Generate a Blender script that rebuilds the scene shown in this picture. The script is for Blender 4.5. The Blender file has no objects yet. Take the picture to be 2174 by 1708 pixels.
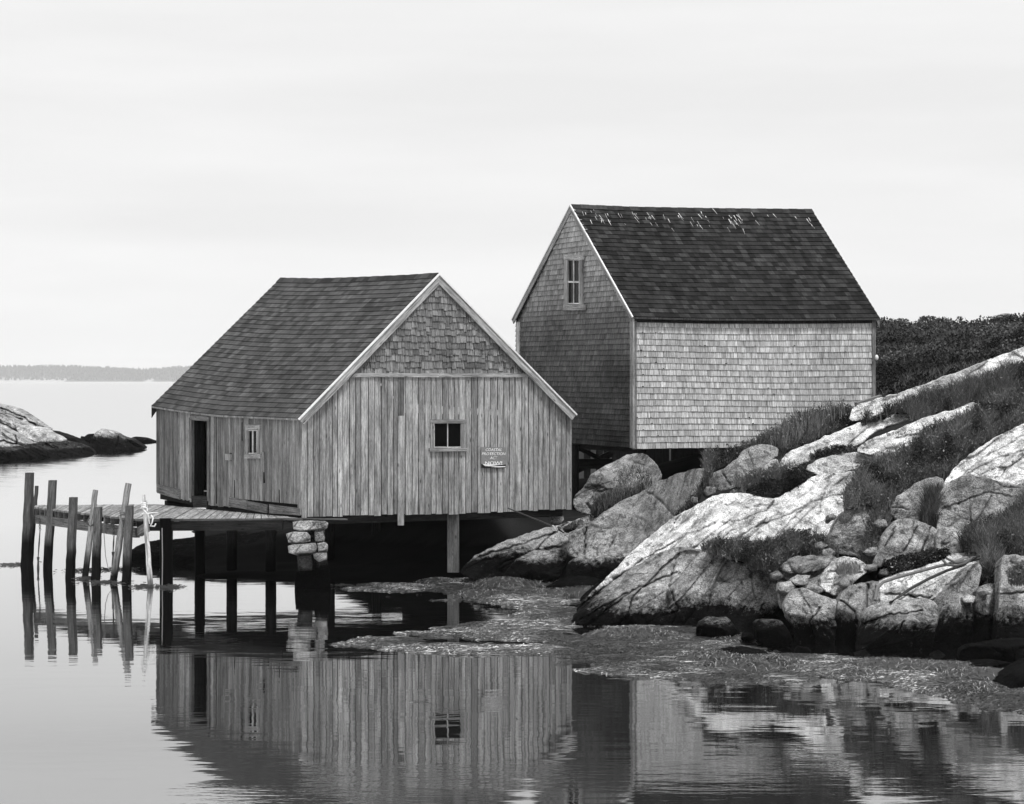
import bpy, math, random
import numpy as np
from mathutils import Vector
random.seed(7); rng = np.random.default_rng(7)
sc = bpy.context.scene
COL = sc.collection
# ------------------------------------------------------------------ camera
F, CX, CY, HC = 5000.0, 1087.0, 808.0, 4.63      # focal length in picture px (2174 wide), principal x, horizon y, eye height
cam = bpy.data.cameras.new('camera'); camo = bpy.data.objects.new('camera', cam); COL.objects.link(camo)
camo.location = (0, 0, HC); camo.rotation_euler = (math.radians(90), 0, 0)
cam.sensor_width = 36; cam.lens = 36 * F / 2174; cam.shift_y = -(854 - CY) / 2174
cam.clip_start = .5; cam.clip_end = 30000
sc.camera = camo
# ------------------------------------------------------------------ sky, sun, exposure
SUN_EL, SUN_AZ = math.radians(66), math.radians(150)   # azimuth clockwise from +Y: behind the viewer, to the right
w = bpy.data.worlds.new('World'); sc.world = w; w.use_nodes = True
nt = w.node_tree; nt.nodes.clear()
def N(t, typ, **k):
    n = t.nodes.new(typ)
    for a, v in k.items(): setattr(n, a, v)
    return n
out = N(nt, 'ShaderNodeOutputWorld'); bg = N(nt, 'ShaderNodeBackground'); bg.inputs[1].default_value = .1
sky = N(nt, 'ShaderNodeTexSky', sky_type='NISHITA'); sky.sun_disc = False
sky.sun_elevation = SUN_EL; sky.sun_rotation = SUN_AZ
bw = N(nt, 'ShaderNodeRGBToBW'); nt.links.new(sky.outputs[0], bw.inputs[0])
tc = N(nt, 'ShaderNodeTexCoord'); mp = N(nt, 'ShaderNodeMapping'); mp.inputs['Scale'].default_value = (1.2, 1.2, 9)
nz = N(nt, 'ShaderNodeTexNoise'); nz.inputs['Scale'].default_value = 3.2; nz.inputs['Detail'].default_value = 6
nt.links.new(tc.outputs['Generated'], mp.inputs[0]); nt.links.new(mp.outputs[0], nz.inputs['Vector'])
mr = N(nt, 'ShaderNodeMapRange'); mr.inputs[1].default_value = .35; mr.inputs[2].default_value = .65
mr.inputs[3].default_value = 8.75; mr.inputs[4].default_value = 9.6
nt.links.new(nz.outputs[0], mr.inputs[0])
mx = N(nt, 'ShaderNodeMix'); mx.data_type = 'FLOAT'; mx.inputs[0].default_value = .93   # thick overcast over the clear sky
nt.links.new(bw.outputs[0], mx.inputs[2]); nt.links.new(mr.outputs[0], mx.inputs[3])
nt.links.new(mx.outputs[0], bg.inputs[0]); nt.links.new(bg.outputs[0], out.inputs[0])
sl = bpy.data.lights.new('sun', 'SUN'); sl.energy = 3.0; sl.angle = math.radians(9)
so = bpy.data.objects.new('sun', sl); COL.objects.link(so)
sd = Vector((math.sin(SUN_AZ) * math.cos(SUN_EL), math.cos(SUN_AZ) * math.cos(SUN_EL), math.sin(SUN_EL)))
so.rotation_euler = sd.to_track_quat('Z', 'Y').to_euler()
vs = sc.view_settings; vs.view_transform = 'Standard'; vs.look = 'None'; vs.gamma = 1; vs.exposure = 0; vs.use_curve_mapping = False
sc.cycles.max_bounces = 6; sc.cycles.volume_bounces = 1; sc.cycles.diffuse_bounces = 3; sc.cycles.glossy_bounces = 4
sc.cycles.use_denoising = True

# ------------------------------------------------------------------ helpers
def at(px, py, Y):
    return np.array([(px - CX) / F * Y, Y, HC - (py - CY) / F * Y])
def wat(px, py, z=0.0):
    return at(px, py, (HC - z) * F / (py - CY))
def ray(px, py):
    return np.array([(px - CX) / F, 1.0, -(py - CY) / F])
CAMP = np.array([0, 0, HC])
class VPlane:                      # vertical plane through two ground points, optionally pushed along its outward normal
    def __init__(s, P, Q, off=0.0, outward=None):
        s.P = np.array([P[0], P[1], 0.0]); d = np.array([Q[0] - P[0], Q[1] - P[1], 0.0]); s.L = np.linalg.norm(d); s.d = d / s.L
        n = np.array([s.d[1], -s.d[0], 0.0])
        if np.dot(n, CAMP - s.P) < 0: n = -n
        s.n = n; s.P = s.P + n * off
    def at(s, px, py, off=0.0):
        r = ray(px, py); P = s.P + s.n * off
        t = np.dot(P - CAMP, s.n) / np.dot(r, s.n)
        return CAMP + r * t
def hsh(ix, iy, s):
    h = (ix.astype(np.int64) * 374761393 + iy.astype(np.int64) * 668265263 + s * 974634777) & 0x7fffffff
    h = ((h ^ (h >> 13)) * 1274126177) & 0x7fffffff
    return ((h ^ (h >> 16)) & 0xffffff) / float(0xffffff)
def vn(x, y, s=0):
    x = np.asarray(x, float); y = np.asarray(y, float)
    ix = np.floor(x); iy = np.floor(y); fx = x - ix; fy = y - iy
    fx = fx * fx * (3 - 2 * fx); fy = fy * fy * (3 - 2 * fy)
    a = hsh(ix, iy, s); b = hsh(ix + 1, iy, s); c = hsh(ix, iy + 1, s); d = hsh(ix + 1, iy + 1, s)
    return (a * (1 - fx) + b * fx) * (1 - fy) + (c * (1 - fx) + d * fx) * fy
def fbm(x, y, s=0, o=4):
    r = 0; a = .5; t = 0
    for i in range(o):
        r = r + a * vn(x, y, s + i * 17); t += a; x = x * 2.03 + 5.1; y = y * 2.03 + 3.7; a *= .5
    return r / t
def remap(px, Y):                  # the slope right of the sheds climbs steeply: upper ledges stand close behind the lower ones
    k = np.clip((px - 1330) / 200, 0, 1); k = k * k * (3 - 2 * k)
    return np.where(Y > 44, Y * (1 - k) + k * (44 + (Y - 44) * .42), Y)
def sdist(px, py, poly):           # signed distance (positive inside)
    P = np.asarray(poly, float); best = np.full(px.shape, 1e9); ins = np.zeros(px.shape, bool)
    for i in range(len(P)):
        a = P[i]; b = P[(i + 1) % len(P)]; e = b - a
        t = np.clip(((px - a[0]) * e[0] + (py - a[1]) * e[1]) / (e @ e + 1e-9), 0, 1)
        best = np.minimum(best, np.hypot(px - a[0] - t * e[0], py - a[1] - t * e[1]))
        c = ((a[1] > py) != (b[1] > py))
        with np.errstate(divide='ignore', invalid='ignore'):
            xi = (b[0] - a[0]) * (py - a[1]) / (b[1] - a[1] + 1e-12) + a[0]
        ins ^= c & (px < xi)
    return np.where(ins, best, -best)
def chaikin(poly, n=1):
    P = np.asarray(poly, float)
    for _ in range(n):
        Q = np.roll(P, -1, 0); P = np.stack([P * .78 + Q * .22, P * .22 + Q * .78], 1).reshape(-1, 2)
    return P
class MB:
    def __init__(s): s.v = []; s.f = []; s.g = []; s.a = []; s.w = []; s.n = 0
    def add(s, V, Fc, g=None, alb=.3, wet=0.0):
        V = np.asarray(V, float).reshape(-1, 3); k = len(V)
        s.v.append(V); s.f.append((np.asarray(Fc, int) + s.n))
        s.g.append(np.zeros((k, 3)) if g is None else np.asarray(g, float).reshape(-1, 3))
        s.a.append(np.broadcast_to(np.asarray(alb, float), (k,)).copy()); s.w.append(np.broadcast_to(np.asarray(wet, float), (k,)).copy())
        s.n += k
    def quad(s, a, b, c, d, alb=.3, wet=0.0, go=None, swap=False):
        a, b, c, d = map(np.asarray, (a, b, c, d))
        u = np.linalg.norm(b - a); v = np.linalg.norm(d - a)
        if go is None: go = (random.random() * 50, random.random() * 50, random.random() * 20)
        g = np.array([[0, 0, 0], [u, 0, 0], [u, v, 0], [0, v, 0]], float)
        if swap: g = g[:, [1, 0, 2]]
        s.add([a, b, c, d], [[0, 1, 2, 3]], g + go, alb, wet)
    def qbox(s, a, b, c, d, th, alb=.3, wet=0.0, swap=False, edge=.8):
        """front face a,b,c,d (grain runs a->d), extruded back by vector th"""
        a, b, c, d = [np.asarray(q, float) for q in (a, b, c, d)]; th = np.asarray(th, float)
        A, B, C, D = a + th, b + th, c + th, d + th
        go = (random.random() * 50, random.random() * 50, random.random() * 20)
        s.quad(a, b, c, d, alb, wet, go, swap); s.quad(B, A, D, C, alb, wet, go, swap)
        s.quad(A, a, d, D, alb, wet, go, swap); s.quad(b, B, C, c, alb, wet, go, swap)
        s.quad(A, B, b, a, alb * edge, wet, go, swap); s.quad(d, c, C, D, alb * edge, wet, go, swap)
    def beam(s, p, q, wd, ht, up=(0, 0, 1), alb=.3, wet=0.0):
        p = np.asarray(p, float); q = np.asarray(q, float); d = q - p; d /= np.linalg.norm(d)
        up = np.asarray(up, float); x = np.cross(d, up); x /= np.linalg.norm(x); z = np.cross(x, d)
        x = x * wd / 2; z = z * ht / 2
        s.qbox(p - x + z, p + x + z, q + x + z, q - x + z, -2 * z, alb, wet)
    def tube(s, pts, r, n=8, alb=.3, wet=0.0, rough=0.0, caps=True, closed=False, sq=False):
        pts = [np.asarray(p, float) for p in pts]; m = len(pts)
        r = [r] * m if np.isscalar(r) else r
        wet = np.broadcast_to(wet, (m,)); alb = np.broadcast_to(alb, (m,))
        go = random.random() * 50; V = []; G = []; A = []; W = []; L = 0
        for i in range(m):
            if closed: d = pts[(i + 1) % m] - pts[i - 1]
            else: d = pts[min(i + 1, m - 1)] - pts[max(i - 1, 0)]
            d = d / (np.linalg.norm(d) + 1e-9); ref = np.array([0, 1, 0]) if abs(d[1]) < .8 else np.array([1, 0, 0])
            x = np.cross(d, ref); x /= np.linalg.norm(x); y = np.cross(d, x)
            if i: L += np.linalg.norm(pts[i] - pts[i - 1])
            for k in range(n):
                an = 2 * math.pi * (k + (.5 if sq else 0)) / n; rr = r[i] * (1 + rough * (random.random() - .5))
                V.append(pts[i] + (x * math.cos(an) + y * math.sin(an)) * rr); G.append((an * r[i] + go, L + go, go)); A.append(alb[i]); W.append(wet[i])
        Fc = []
        for i in range(m if closed else m - 1):
            j = (i + 1) % m
            for k in range(n):
                k2 = (k + 1) % n; Fc.append([i * n + k, i * n + k2, j * n + k2, j * n + k])
        s.add(V, Fc, G, A, W)
        if caps and not closed:
            for i, pp in ((0, pts[0]), (m - 1, pts[-1])):
                ring = V[i * n:(i + 1) * n]
                s.add(list(ring) + [pp], [[k, (k + 1) % n, n, n] if False else [k, (k + 1) % n, n, k] for k in range(n)], None, A[i * n] * .8, W[i * n])
    def build(s, name, mat, parent=None, smooth=False, **props):
        V = np.concatenate(s.v); Fc = [f for arr in s.f for f in arr.tolist()]
        Fc = [f if f[3] != f[0] else f[:3] for f in Fc] if any(a.shape[1] == 4 for a in s.f) else Fc
        me = bpy.data.meshes.new(name); me.from_pydata(V.tolist(), [], Fc)
        for nm, arr in (('alb', s.a), ('wet', s.w)):
            at_ = me.attributes.new(nm, 'FLOAT', 'POINT'); at_.data.foreach_set('value', np.concatenate(arr).astype('f4'))
        at_ = me.attributes.new('g', 'FLOAT_VECTOR', 'POINT'); at_.data.foreach_set('vector', np.concatenate(s.g).astype('f4').ravel())
        me.materials.append(mat)
        if smooth: me.polygons.foreach_set('use_smooth', [True] * len(me.polygons))
        me.update()
        o = bpy.data.objects.new(name, me); COL.objects.link(o)
        if parent is not None:
            o.parent = parent
            off = Vector((0, 0, 0)); p = parent
            while p is not None: off += p.location; p = p.parent
            o.matrix_parent_inverse.identity(); me.transform(__import__('mathutils').Matrix.Translation(-off))
        for k, v in props.items(): o[k] = v
        return o
def thing(name, loc, label, cat, group=None):
    o = bpy.data.objects.new(name, None); COL.objects.link(o); o.location = loc; o.empty_display_size = .3
    o['label'] = label; o['category'] = cat
    if group: o['group'] = group
    return o
# ------------------------------------------------------------------ materials (grey scale: the photograph is black and white)
def mat_base(name, rough=.9, spec=.2):
    m = bpy.data.materials.new(name); m.use_nodes = True; t = m.node_tree
    b = t.nodes['Principled BSDF']; b.inputs['Roughness'].default_value = rough; b.inputs['Specular IOR Level'].default_value = spec
    return m, t, b
def attr(t, nm): 
    n = N(t, 'ShaderNodeAttribute'); n.attribute_name = nm; return n
def mth(t, op, a, b=None, clamp=False):
    n = N(t, 'ShaderNodeMath', operation=op); n.use_clamp = clamp
    for i, x in enumerate((a, b)):
        if x is None: continue
        if isinstance(x, (int, float)): n.inputs[i].default_value = x
        else: t.links.new(x, n.inputs[i])
    return n.outputs[0]
def rng_(t, v, a, b, c, d, smooth=False):
    n = N(t, 'ShaderNodeMapRange'); t.links.new(v, n.inputs[0])
    if smooth: n.interpolation_type = 'SMOOTHSTEP'
    for i, x in enumerate((a, b, c, d)): n.inputs[i + 1].default_value = x
    return n.outputs[0]
def noise(t, vec, scale, detail=4, rough=.6, sc3=None):
    if sc3:
        m = N(t, 'ShaderNodeMapping'); m.inputs['Scale'].default_value = sc3; t.links.new(vec, m.inputs[0]); vec = m.outputs[0]
    n = N(t, 'ShaderNodeTexNoise'); n.inputs['Scale'].default_value = scale; n.inputs['Detail'].default_value = detail
    n.inputs['Roughness'].default_value = rough; t.links.new(vec, n.inputs['Vector']); return n.outputs[0]
def mat_wood(name, contrast=1.0, knots=True, wetrough=.5):
    m, t, b = mat_base(name, .92, .1)
    g = attr(t, 'g').outputs['Vector']; alb = attr(t, 'alb').outputs['Fac']; wet = attr(t, 'wet').outputs['Fac']
    gr = noise(t, g, 1, 5, .65, (55, 1.6, 3)); bl = noise(t, g, 1, 4, .6, (6, 1.1, 1)); fine = noise(t, g, 1, 3, .7, (120, 9, 3))
    k = mth(t, 'MULTIPLY', alb, rng_(t, gr, .3, .7, 1 - .62 * contrast, 1 + .48 * contrast))
    k = mth(t, 'MULTIPLY', k, rng_(t, bl, .3, .72, 1 - .45 * contrast, 1 + .4 * contrast))
    k = mth(t, 'MULTIPLY', k, rng_(t, fine, .3, .7, .55, 1.45))
    k = mth(t, 'MULTIPLY', k, rng_(t, noise(t, g, 1, 3, .6, (38, .9, 7)), .33, .41, .45, 1))
    if knots:
        mpn = N(t, 'ShaderNodeMapping'); mpn.inputs['Scale'].default_value = (7, 2.3, 1); t.links.new(g, mpn.inputs[0])
        v = N(t, 'ShaderNodeTexVoronoi'); v.inputs['Scale'].default_value = 1; t.links.new(mpn.outputs[0], v.inputs['Vector'])
        k = mth(t, 'MULTIPLY', k, rng_(t, v.outputs['Distance'], .05, .15, .3, 1))
    k = mth(t, 'MULTIPLY', k, rng_(t, wet, 0, 1, 1, .06))
    t.links.new(k, b.inputs['Base Color'])
    bp = N(t, 'ShaderNodeBump'); bp.inputs['Strength'].default_value = .5; bp.inputs['Distance'].default_value = .01
    t.links.new(gr, bp.inputs['Height']); t.links.new(bp.outputs[0], b.inputs['Normal'])
    return m
WOOD = mat_wood('weathered_wood'); SHAKE = mat_wood('cedar_shake', .9, False); POLE = mat_wood('pile_wood', 1.1)
def mat_asphalt():
    m, t, b = mat_base('asphalt_shingle', .95, .15)
    g = attr(t, 'g').outputs['Vector']; alb = attr(t, 'alb').outputs['Fac']
    pos = N(t, 'ShaderNodeNewGeometry').outputs['Position']
    n1 = noise(t, g, 120, 3, .7); n2 = noise(t, pos, 1.1, 4, .6); n3 = noise(t, g, 1, 3, .6, (14, 3, 1))
    k = mth(t, 'MULTIPLY', alb, rng_(t, n1, .3, .7, .7, 1.3)); k = mth(t, 'MULTIPLY', k, rng_(t, n2, .3, .7, .75, 1.25))
    k = mth(t, 'MULTIPLY', k, rng_(t, n3, .3, .7, .65, 1.4))
    t.links.new(k, b.inputs['Base Color']); return m
ASPH = mat_asphalt()
def mat_granite(name, lichen=1.0):
    m, t, b = mat_base(name, .93, .04)
    pos = N(t, 'ShaderNodeNewGeometry').outputs['Position']
    alb = attr(t, 'alb').outputs['Fac']; wet = attr(t, 'wet').outputs['Fac']
    sp = noise(t, pos, 38, 4, .75); md = noise(t, pos, 2.6, 5, .65); lg = noise(t, pos, .7, 3, .5); st = noise(t, pos, 1, 5, .6, (5, 2, 9))
    k = mth(t, 'MULTIPLY', alb, rng_(t, sp, .34, .66, .32, 1.7)); k = mth(t, 'MULTIPLY', k, rng_(t, md, .33, .67, .5, 1.4))
    k = mth(t, 'MULTIPLY', k, rng_(t, lg, .3, .7, .8, 1.2)); k = mth(t, 'MULTIPLY', k, rng_(t, st, .3, .55, .7, 1.05))
    dv = N(t, 'ShaderNodeVectorMath', operation='ADD')     # warped cells: round lichen spots
    nn = N(t, 'ShaderNodeTexNoise'); nn.inputs['Scale'].default_value = 9; t.links.new(pos, nn.inputs['Vector'])
    sc_ = N(t, 'ShaderNodeVectorMath', operation='SCALE'); sc_.inputs['Scale'].default_value = .12; t.links.new(nn.outputs['Color'], sc_.inputs[0])
    t.links.new(pos, dv.inputs[0]); t.links.new(sc_.outputs[0], dv.inputs[1])
    v = N(t, 'ShaderNodeTexVoronoi'); v.inputs['Scale'].default_value = 4.5; t.links.new(dv.outputs[0], v.inputs['Vector'])
    spot = rng_(t, v.outputs['Distance'], .16, .24, 1, 0)
    gate = rng_(t, noise(t, pos, 1.3, 2, .5), .47, .53, 0, 1)
    k = mth(t, 'MULTIPLY', k, mth(t, 'SUBTRACT', 1, mth(t, 'MULTIPLY', mth(t, 'MULTIPLY', spot, gate), (.62 * lichen))))
    v2 = N(t, 'ShaderNodeTexVoronoi'); v2.feature = 'DISTANCE_TO_EDGE'; v2.inputs['Scale'].default_value = 1.0
    m2 = N(t, 'ShaderNodeMapping'); m2.inputs['Scale'].default_value = (1.5, .7, 2.6); m2.inputs['Rotation'].default_value = (0, .5, .2); t.links.new(dv.outputs[0], m2.inputs[0]); t.links.new(m2.outputs[0], v2.inputs['Vector'])
    jg = rng_(t, noise(t, pos, .9, 3, .6), .48, .6, 0, 1); jt = rng_(t, v2.outputs['Distance'], .004, .02, .55, 0)
    k = mth(t, 'MULTIPLY', k, mth(t, 'SUBTRACT', 1, mth(t, 'MULTIPLY', jt, jg)))
    k = mth(t, 'MULTIPLY', k, rng_(t, noise(t, pos, 70, 2, .8), .36, .44, .55, 1))
    pt = rng_(t, noise(t, pos, 4.5, 5, .7), .54, .6, 1, .55); k = mth(t, 'MULTIPLY', k, pt)
    wn = mth(t, 'ADD', wet, rng_(t, noise(t, pos, 9, 7, .8), .3, .7, -.38, .38))
    wf = rng_(t, wn, .2, .8, 0, 1); wf = mth(t, 'MULTIPLY', wf, rng_(t, wet, 0, .12, 0, 1))
    k = mth(t, 'MULTIPLY', k, rng_(t, wf, 0, 1, 1, .018)); 
    t.links.new(k, b.inputs['Base Color'])
    bp = N(t, 'ShaderNodeBump'); bp.inputs['Strength'].default_value = 1; bp.inputs['Distance'].default_value = .08
    h = mth(t, 'ADD', mth(t, 'MULTIPLY', noise(t, pos, 14, 6, .7), .5), mth(t, 'MULTIPLY', md, 1.2)); h = mth(t, 'ADD', h, mth(t, 'MULTIPLY', st, .8))
    t.links.new(h, bp.inputs['Height']); t.links.new(bp.outputs[0], b.inputs['Normal'])
    return m
GRAN = mat_granite('granite')
def mat_plain(name, a, rough=.9, spec=.05, useattr=False):
    m, t, b = mat_base(name, rough, spec)
    pos = N(t, 'ShaderNodeNewGeometry').outputs['Position']
    n1 = noise(t, pos, 22, 4, .7)
    if useattr: k = mth(t, 'MULTIPLY', attr(t, 'alb').outputs['Fac'], rng_(t, n1, .3, .7, .8, 1.2))
    else: k = rng_(t, n1, .3, .7, a * .8, a * 1.2)
    t.links.new(k, b.inputs['Base Color']); return m
PLANT = mat_plain('foliage', 0, .9, .02, True); WEED = mat_plain('rockweed', 0, .5, .4, True)
EARTH = mat_plain('dark_earth', .02); WHITE = mat_plain('white_paint', .75, .6); METAL = mat_plain('rusty_metal', .05, .6, .4)
ROPE = mat_plain('rope_fibre', 0, .9, .1, True); SIGNM = mat_plain('sign_grey', .22, .5, .3); SIGNW = mat_plain('sign_white', .85, .5, .3); SIGNB = mat_plain('sign_black', .006, .5, .3)
def mat_glass():
    m, t, b = mat_base('window_glass', .12, .06); b.inputs['Base Color'].default_value = (.004, .004, .004, 1); return m
GLASS = mat_glass(); DARK = mat_plain('dark_interior', .008)
# ------------------------------------------------------------------ water
def make_water():
    m = bpy.data.materials.new('sea_water'); m.use_nodes = True; t = m.node_tree; t.nodes.clear()
    o = N(t, 'ShaderNodeOutputMaterial'); mixs = N(t, 'ShaderNodeMixShader')
    df = N(t, 'ShaderNodeBsdfDiffuse'); df.inputs[0].default_value = (.006, .006, .006, 1)
    gl = N(t, 'ShaderNodeBsdfGlossy'); gl.inputs['Roughness'].default_value = .028; gl.inputs[0].default_value = (.97, .97, .97, 1)
    lw = N(t, 'ShaderNodeLayerWeight'); lw.inputs[0].default_value = .5
    pos = N(t, 'ShaderNodeNewGeometry').outputs['Position']
    sx = N(t, 'ShaderNodeSeparateXYZ'); t.links.new(pos, sx.inputs[0])
    # two calm wave trains; calm near the sheds, rougher patches in the open and towards the viewer
    n1 = noise(t, pos, 1, 2, .45, (.9, 2.3, 1)); n2 = noise(t, pos, 1, 3, .5, (3.2, 7.5, 1)); n3 = noise(t, pos, 1, 2, .5, (.18, .35, 1))
    reg = noise(t, pos, 1, 2, .5, (.10, .28, 1))
    near = mth(t, 'MULTIPLY', rng_(t, sx.outputs['Y'], 27, 36, 1, 0, True), rng_(t, sx.outputs['X'], -3, 2, 1, .3, True)); far = rng_(t, sx.outputs['Y'], 75, 220, 0, 1, True)
    amp = mth(t, 'ADD', mth(t, 'MULTIPLY', rng_(t, reg, .42, .6, .12, 1.0, True), mth(t, 'ADD', mth(t, 'MULTIPLY', near, .75), .12)), mth(t, 'MULTIPLY', far, 1.0))
    h = mth(t, 'ADD', mth(t, 'MULTIPLY', n1, .0030), mth(t, 'MULTIPLY', mth(t, 'MULTIPLY', n2, amp), .0040))
    h = mth(t, 'ADD', h, mth(t, 'MULTIPLY', n3, .006))
    bp = N(t, 'ShaderNodeBump'); bp.inputs['Strength'].default_value = 1; bp.inputs['Distance'].default_value = 1
    t.links.new(h, bp.inputs['Height'])
    mpf = N(t, 'ShaderNodeMapping'); mpf.inputs['Scale'].default_value = (1.1, 2.6, 1); t.links.new(pos, mpf.inputs[0])
    nf = N(t, 'ShaderNodeTexNoise'); nf.inputs['Scale'].default_value = 1; nf.inputs['Detail'].default_value = 2; t.links.new(mpf.outputs[0], nf.inputs['Vector'])
    sb = N(t, 'ShaderNodeVectorMath', operation='SUBTRACT'); t.links.new(nf.outputs['Color'], sb.inputs[0]); sb.inputs[1].default_value = (.5, .85, .5)
    sc2 = N(t, 'ShaderNodeVectorMath', operation='SCALE'); t.links.new(sb.outputs[0], sc2.inputs[0]); t.links.new(mth(t, 'MULTIPLY', rng_(t, sx.outputs['Y'], 75, 260, 0, 1, True), mth(t, 'ADD', .10, mth(t, 'MULTIPLY', n3, .16))), sc2.inputs['Scale'])
    ad = N(t, 'ShaderNodeVectorMath', operation='ADD'); t.links.new(bp.outputs[0], ad.inputs[0]); t.links.new(sc2.outputs[0], ad.inputs[1])
    nm = N(t, 'ShaderNodeVectorMath', operation='NORMALIZE'); t.links.new(ad.outputs[0], nm.inputs[0])
    t.links.new(nm.outputs[0], gl.inputs['Normal'])
    fac = rng_(t, lw.outputs['Facing'], .85, .94, .57, .92)
    t.links.new(fac, mixs.inputs[0]); t.links.new(df.outputs[0], mixs.inputs[1]); t.links.new(gl.outputs[0], mixs.inputs[2])
    t.links.new(mixs.outputs[0], o.inputs[0])
    mb = MB(); mb.quad((-5000, -60, 0), (5000, -60, 0), (5000, 9500, 0), (-5000, 9500, 0))
    o_ = mb.build('water', m, kind='structure')
make_water()
# ------------------------------------------------------------------ far shore with its wood
def far_shore():
    xs = np.linspace(-3400, 3400, 521); pxs = xs / 8500 * F + CX
    top = np.interp(pxs, [-1500, -400, 0, 50, 100, 160, 210, 255, 300, 330, 400, 900, 1500, 3700], [790, 782, 776, 775, 777, 780, 783, 784, 781, 779, 780, 784, 778, 800])
    zt = HC - (top - CY) * 1.7 - 1 + 5 * (fbm(xs / 90, xs * 0, 5) - .5)
    rows = [(0, -.8, .45), (12, 1.6, .45), (30, 4, .1), (140, .35, 0), (330, .75, 0), (600, 1.0, 0), (900, .5, 0), (1100, -.02, 0)]
    V = []; A = []
    for i, (dy, k, _) in enumerate(rows):
        for j, x in enumerate(xs):
            z = k if i < 3 else zt[j] * k
            wob = 40 * (fbm(np.array([x / 200]), np.array([0.]), 9)[0] - .5)
            V.append((x, 8500 + dy + wob, z)); A.append((.4 if -2400 < x < -1610 or vn(np.array([x / 45]), np.array([.5]), 3)[0] > .85 else .08) if i < 3 else .05)
    n = len(xs); Fc = [[i * n + j, i * n + j + 1, (i + 1) * n + j + 1, (i + 1) * n + j] for i in range(len(rows) - 1) for j in range(n - 1)]
    mb = MB(); mb.add(V, Fc, None, A); mb.build('far_shore', PLANT, kind='structure')
    mb = MB(); dys = [30, 140, 330, 600]; ks = [3, .35, .75, 1.0]
    for i in range(9000):
        x = random.uniform(-2200, 1500); dy = random.uniform(30, 620); zz = np.interp(x, xs, zt)
        z = np.interp(dy, dys, [6, zz * .35, zz * .75, zz]); h = random.uniform(6, 12) * (1.25 if random.random() < .08 else 1); r = random.uniform(2.5, 5.5)
        y = 8500 + dy + 40 * (fbm(np.array([x / 200]), np.array([0.]), 9)[0] - .5)
        b = [(x + r * math.cos(a), y + r * math.sin(a), z - 1) for a in (0, 1.57, 3.14, 4.71)]
        mb.add(b + [(x, y, z + h)], [[0, 1, 4, 0], [1, 2, 4, 1], [2, 3, 4, 2], [3, 0, 4, 3]], None, random.uniform(.02, .09))
    mb.build('far_wood', PLANT, kind='stuff', label='hazy wooded hill along the far shore of the bay', category='wood')
far_shore()
# ------------------------------------------------------------------ shed geometry helpers
def lerp(a, b, t): return a + (b - a) * t
def curve(pts):
    P = [np.asarray(p, float) for p in pts]
    L = [0]
    for i in range(1, len(P)): L.append(L[-1] + np.linalg.norm(P[i] - P[i - 1]))
    L = np.array(L) / L[-1]
    def f(t):
        t = min(max(t, 0), 1); return np.array([np.interp(t, L, [p[k] for p in P]) for k in range(3)])
    return f
def roof_slope(mb, E, R, n, rows, cols, alb, th=.022, jag=.3, tonef=None, seedr=1, tones=(.6, .75, .9, 1, 1, 1.15, 1.35)):
    """shingle courses between eave curve E(t) and ridge curve R(t); n outward normal"""
    rr = random.Random(seedr)
    for i in range(rows):
        u0 = i / rows; u1 = min(1, (i + 1.25) / rows)
        t = -rr.random() / cols
        while t < 1:
            dt = rr.uniform(.75, 1.3) / cols; a = max(t, 0); b = min(t + dt, 1)
            if b - a > .001:
                A = lerp(E(a), R(a), u0); B = lerp(E(b), R(b), u0); C = lerp(E(b), R(b), u1); D = lerp(E(a), R(a), u1)
                tn = alb * rr.choice(tones) * (tonef(u0, a) if tonef else 1)
                gap = (B - A) * .012; h = n * (th + rr.uniform(-.004, .004) * jag)
                go = (rr.random() * 40, rr.random() * 40, 0)
                mb.quad(A + h + gap, B + h - gap, C + n * .002 - gap, D + n * .002 + gap, tn, 0, go)
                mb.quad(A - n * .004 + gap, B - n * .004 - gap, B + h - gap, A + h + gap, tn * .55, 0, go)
            t += dt
def slab(mb, E, R, th, alb, k=14):
    for i in range(k):
        a, b = i / k, (i + 1) / k
        mb.qbox(E(a), E(b), R(b), R(a), th, alb)
def wall_shingles(mb, S, rows, cols, alb, n, inside, th=.02, var=.25, rag=0.0, tonef=None, seedr=2, missing=0.0, patina=None):
    """S(u up 0..1, t along 0..1) -> point; inside(u,t) clips; rag = ragged butt length"""
    rr = random.Random(seedr)
    for i in range(rows):
        u0 = i / rows; u1 = (i + 1.2) / rows; t = -rr.random() / cols; rowt = rr.uniform(.93, 1.07)
        while t < 1:
            dt = rr.uniform(.5, 1.45) / cols; a = max(t, 0); b = min(t + dt, 1); t += dt
            if b - a < .002: continue
            lim = min(inside((a))[1], inside((b))[1]); lim2 = max(inside(a)[1], inside(b)[1])
            if u0 >= lim2: continue
            ta = min(u1, inside(a)[1]); tb = min(u1, inside(b)[1])
            if ta <= u0 and tb <= u0: continue
            ta = max(ta, u0 + .001); tb = max(tb, u0 + .001)
            if missing and rr.random() < missing: continue
            ra = u0 - rag * rr.random() / rows * (1.6 if rr.random() < .2 else .7); rb = ra + rag * rr.uniform(-.15, .15) / rows
            if missing and rr.random() < .08: ra += .45 / rows; rb += .45 / rows
            A = S(ra, a); B = S(rb, b); C = S(tb, b); D = S(ta, a); g = (B - A) / max(np.linalg.norm(B - A), 1e-6) * .0035
            tn = alb * rowt * rr.uniform(1 - var, 1 + var) * (tonef(u0, a) if tonef else 1)
            h = n * (th + rr.uniform(0, .008)); go = (rr.random() * 40, rr.random() * 40, 0)
            mb.quad(A + h + g, B + h - g, C + n * .003 - g, D + n * .003 + g, tn, 0, go)
            mb.quad(A - n * .004 + g, B - n * .004 - g, B + h - g, A + h + g, tn * .12, 0, go)  # butt face: shadow line under the course, painted as a dark albedo
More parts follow.
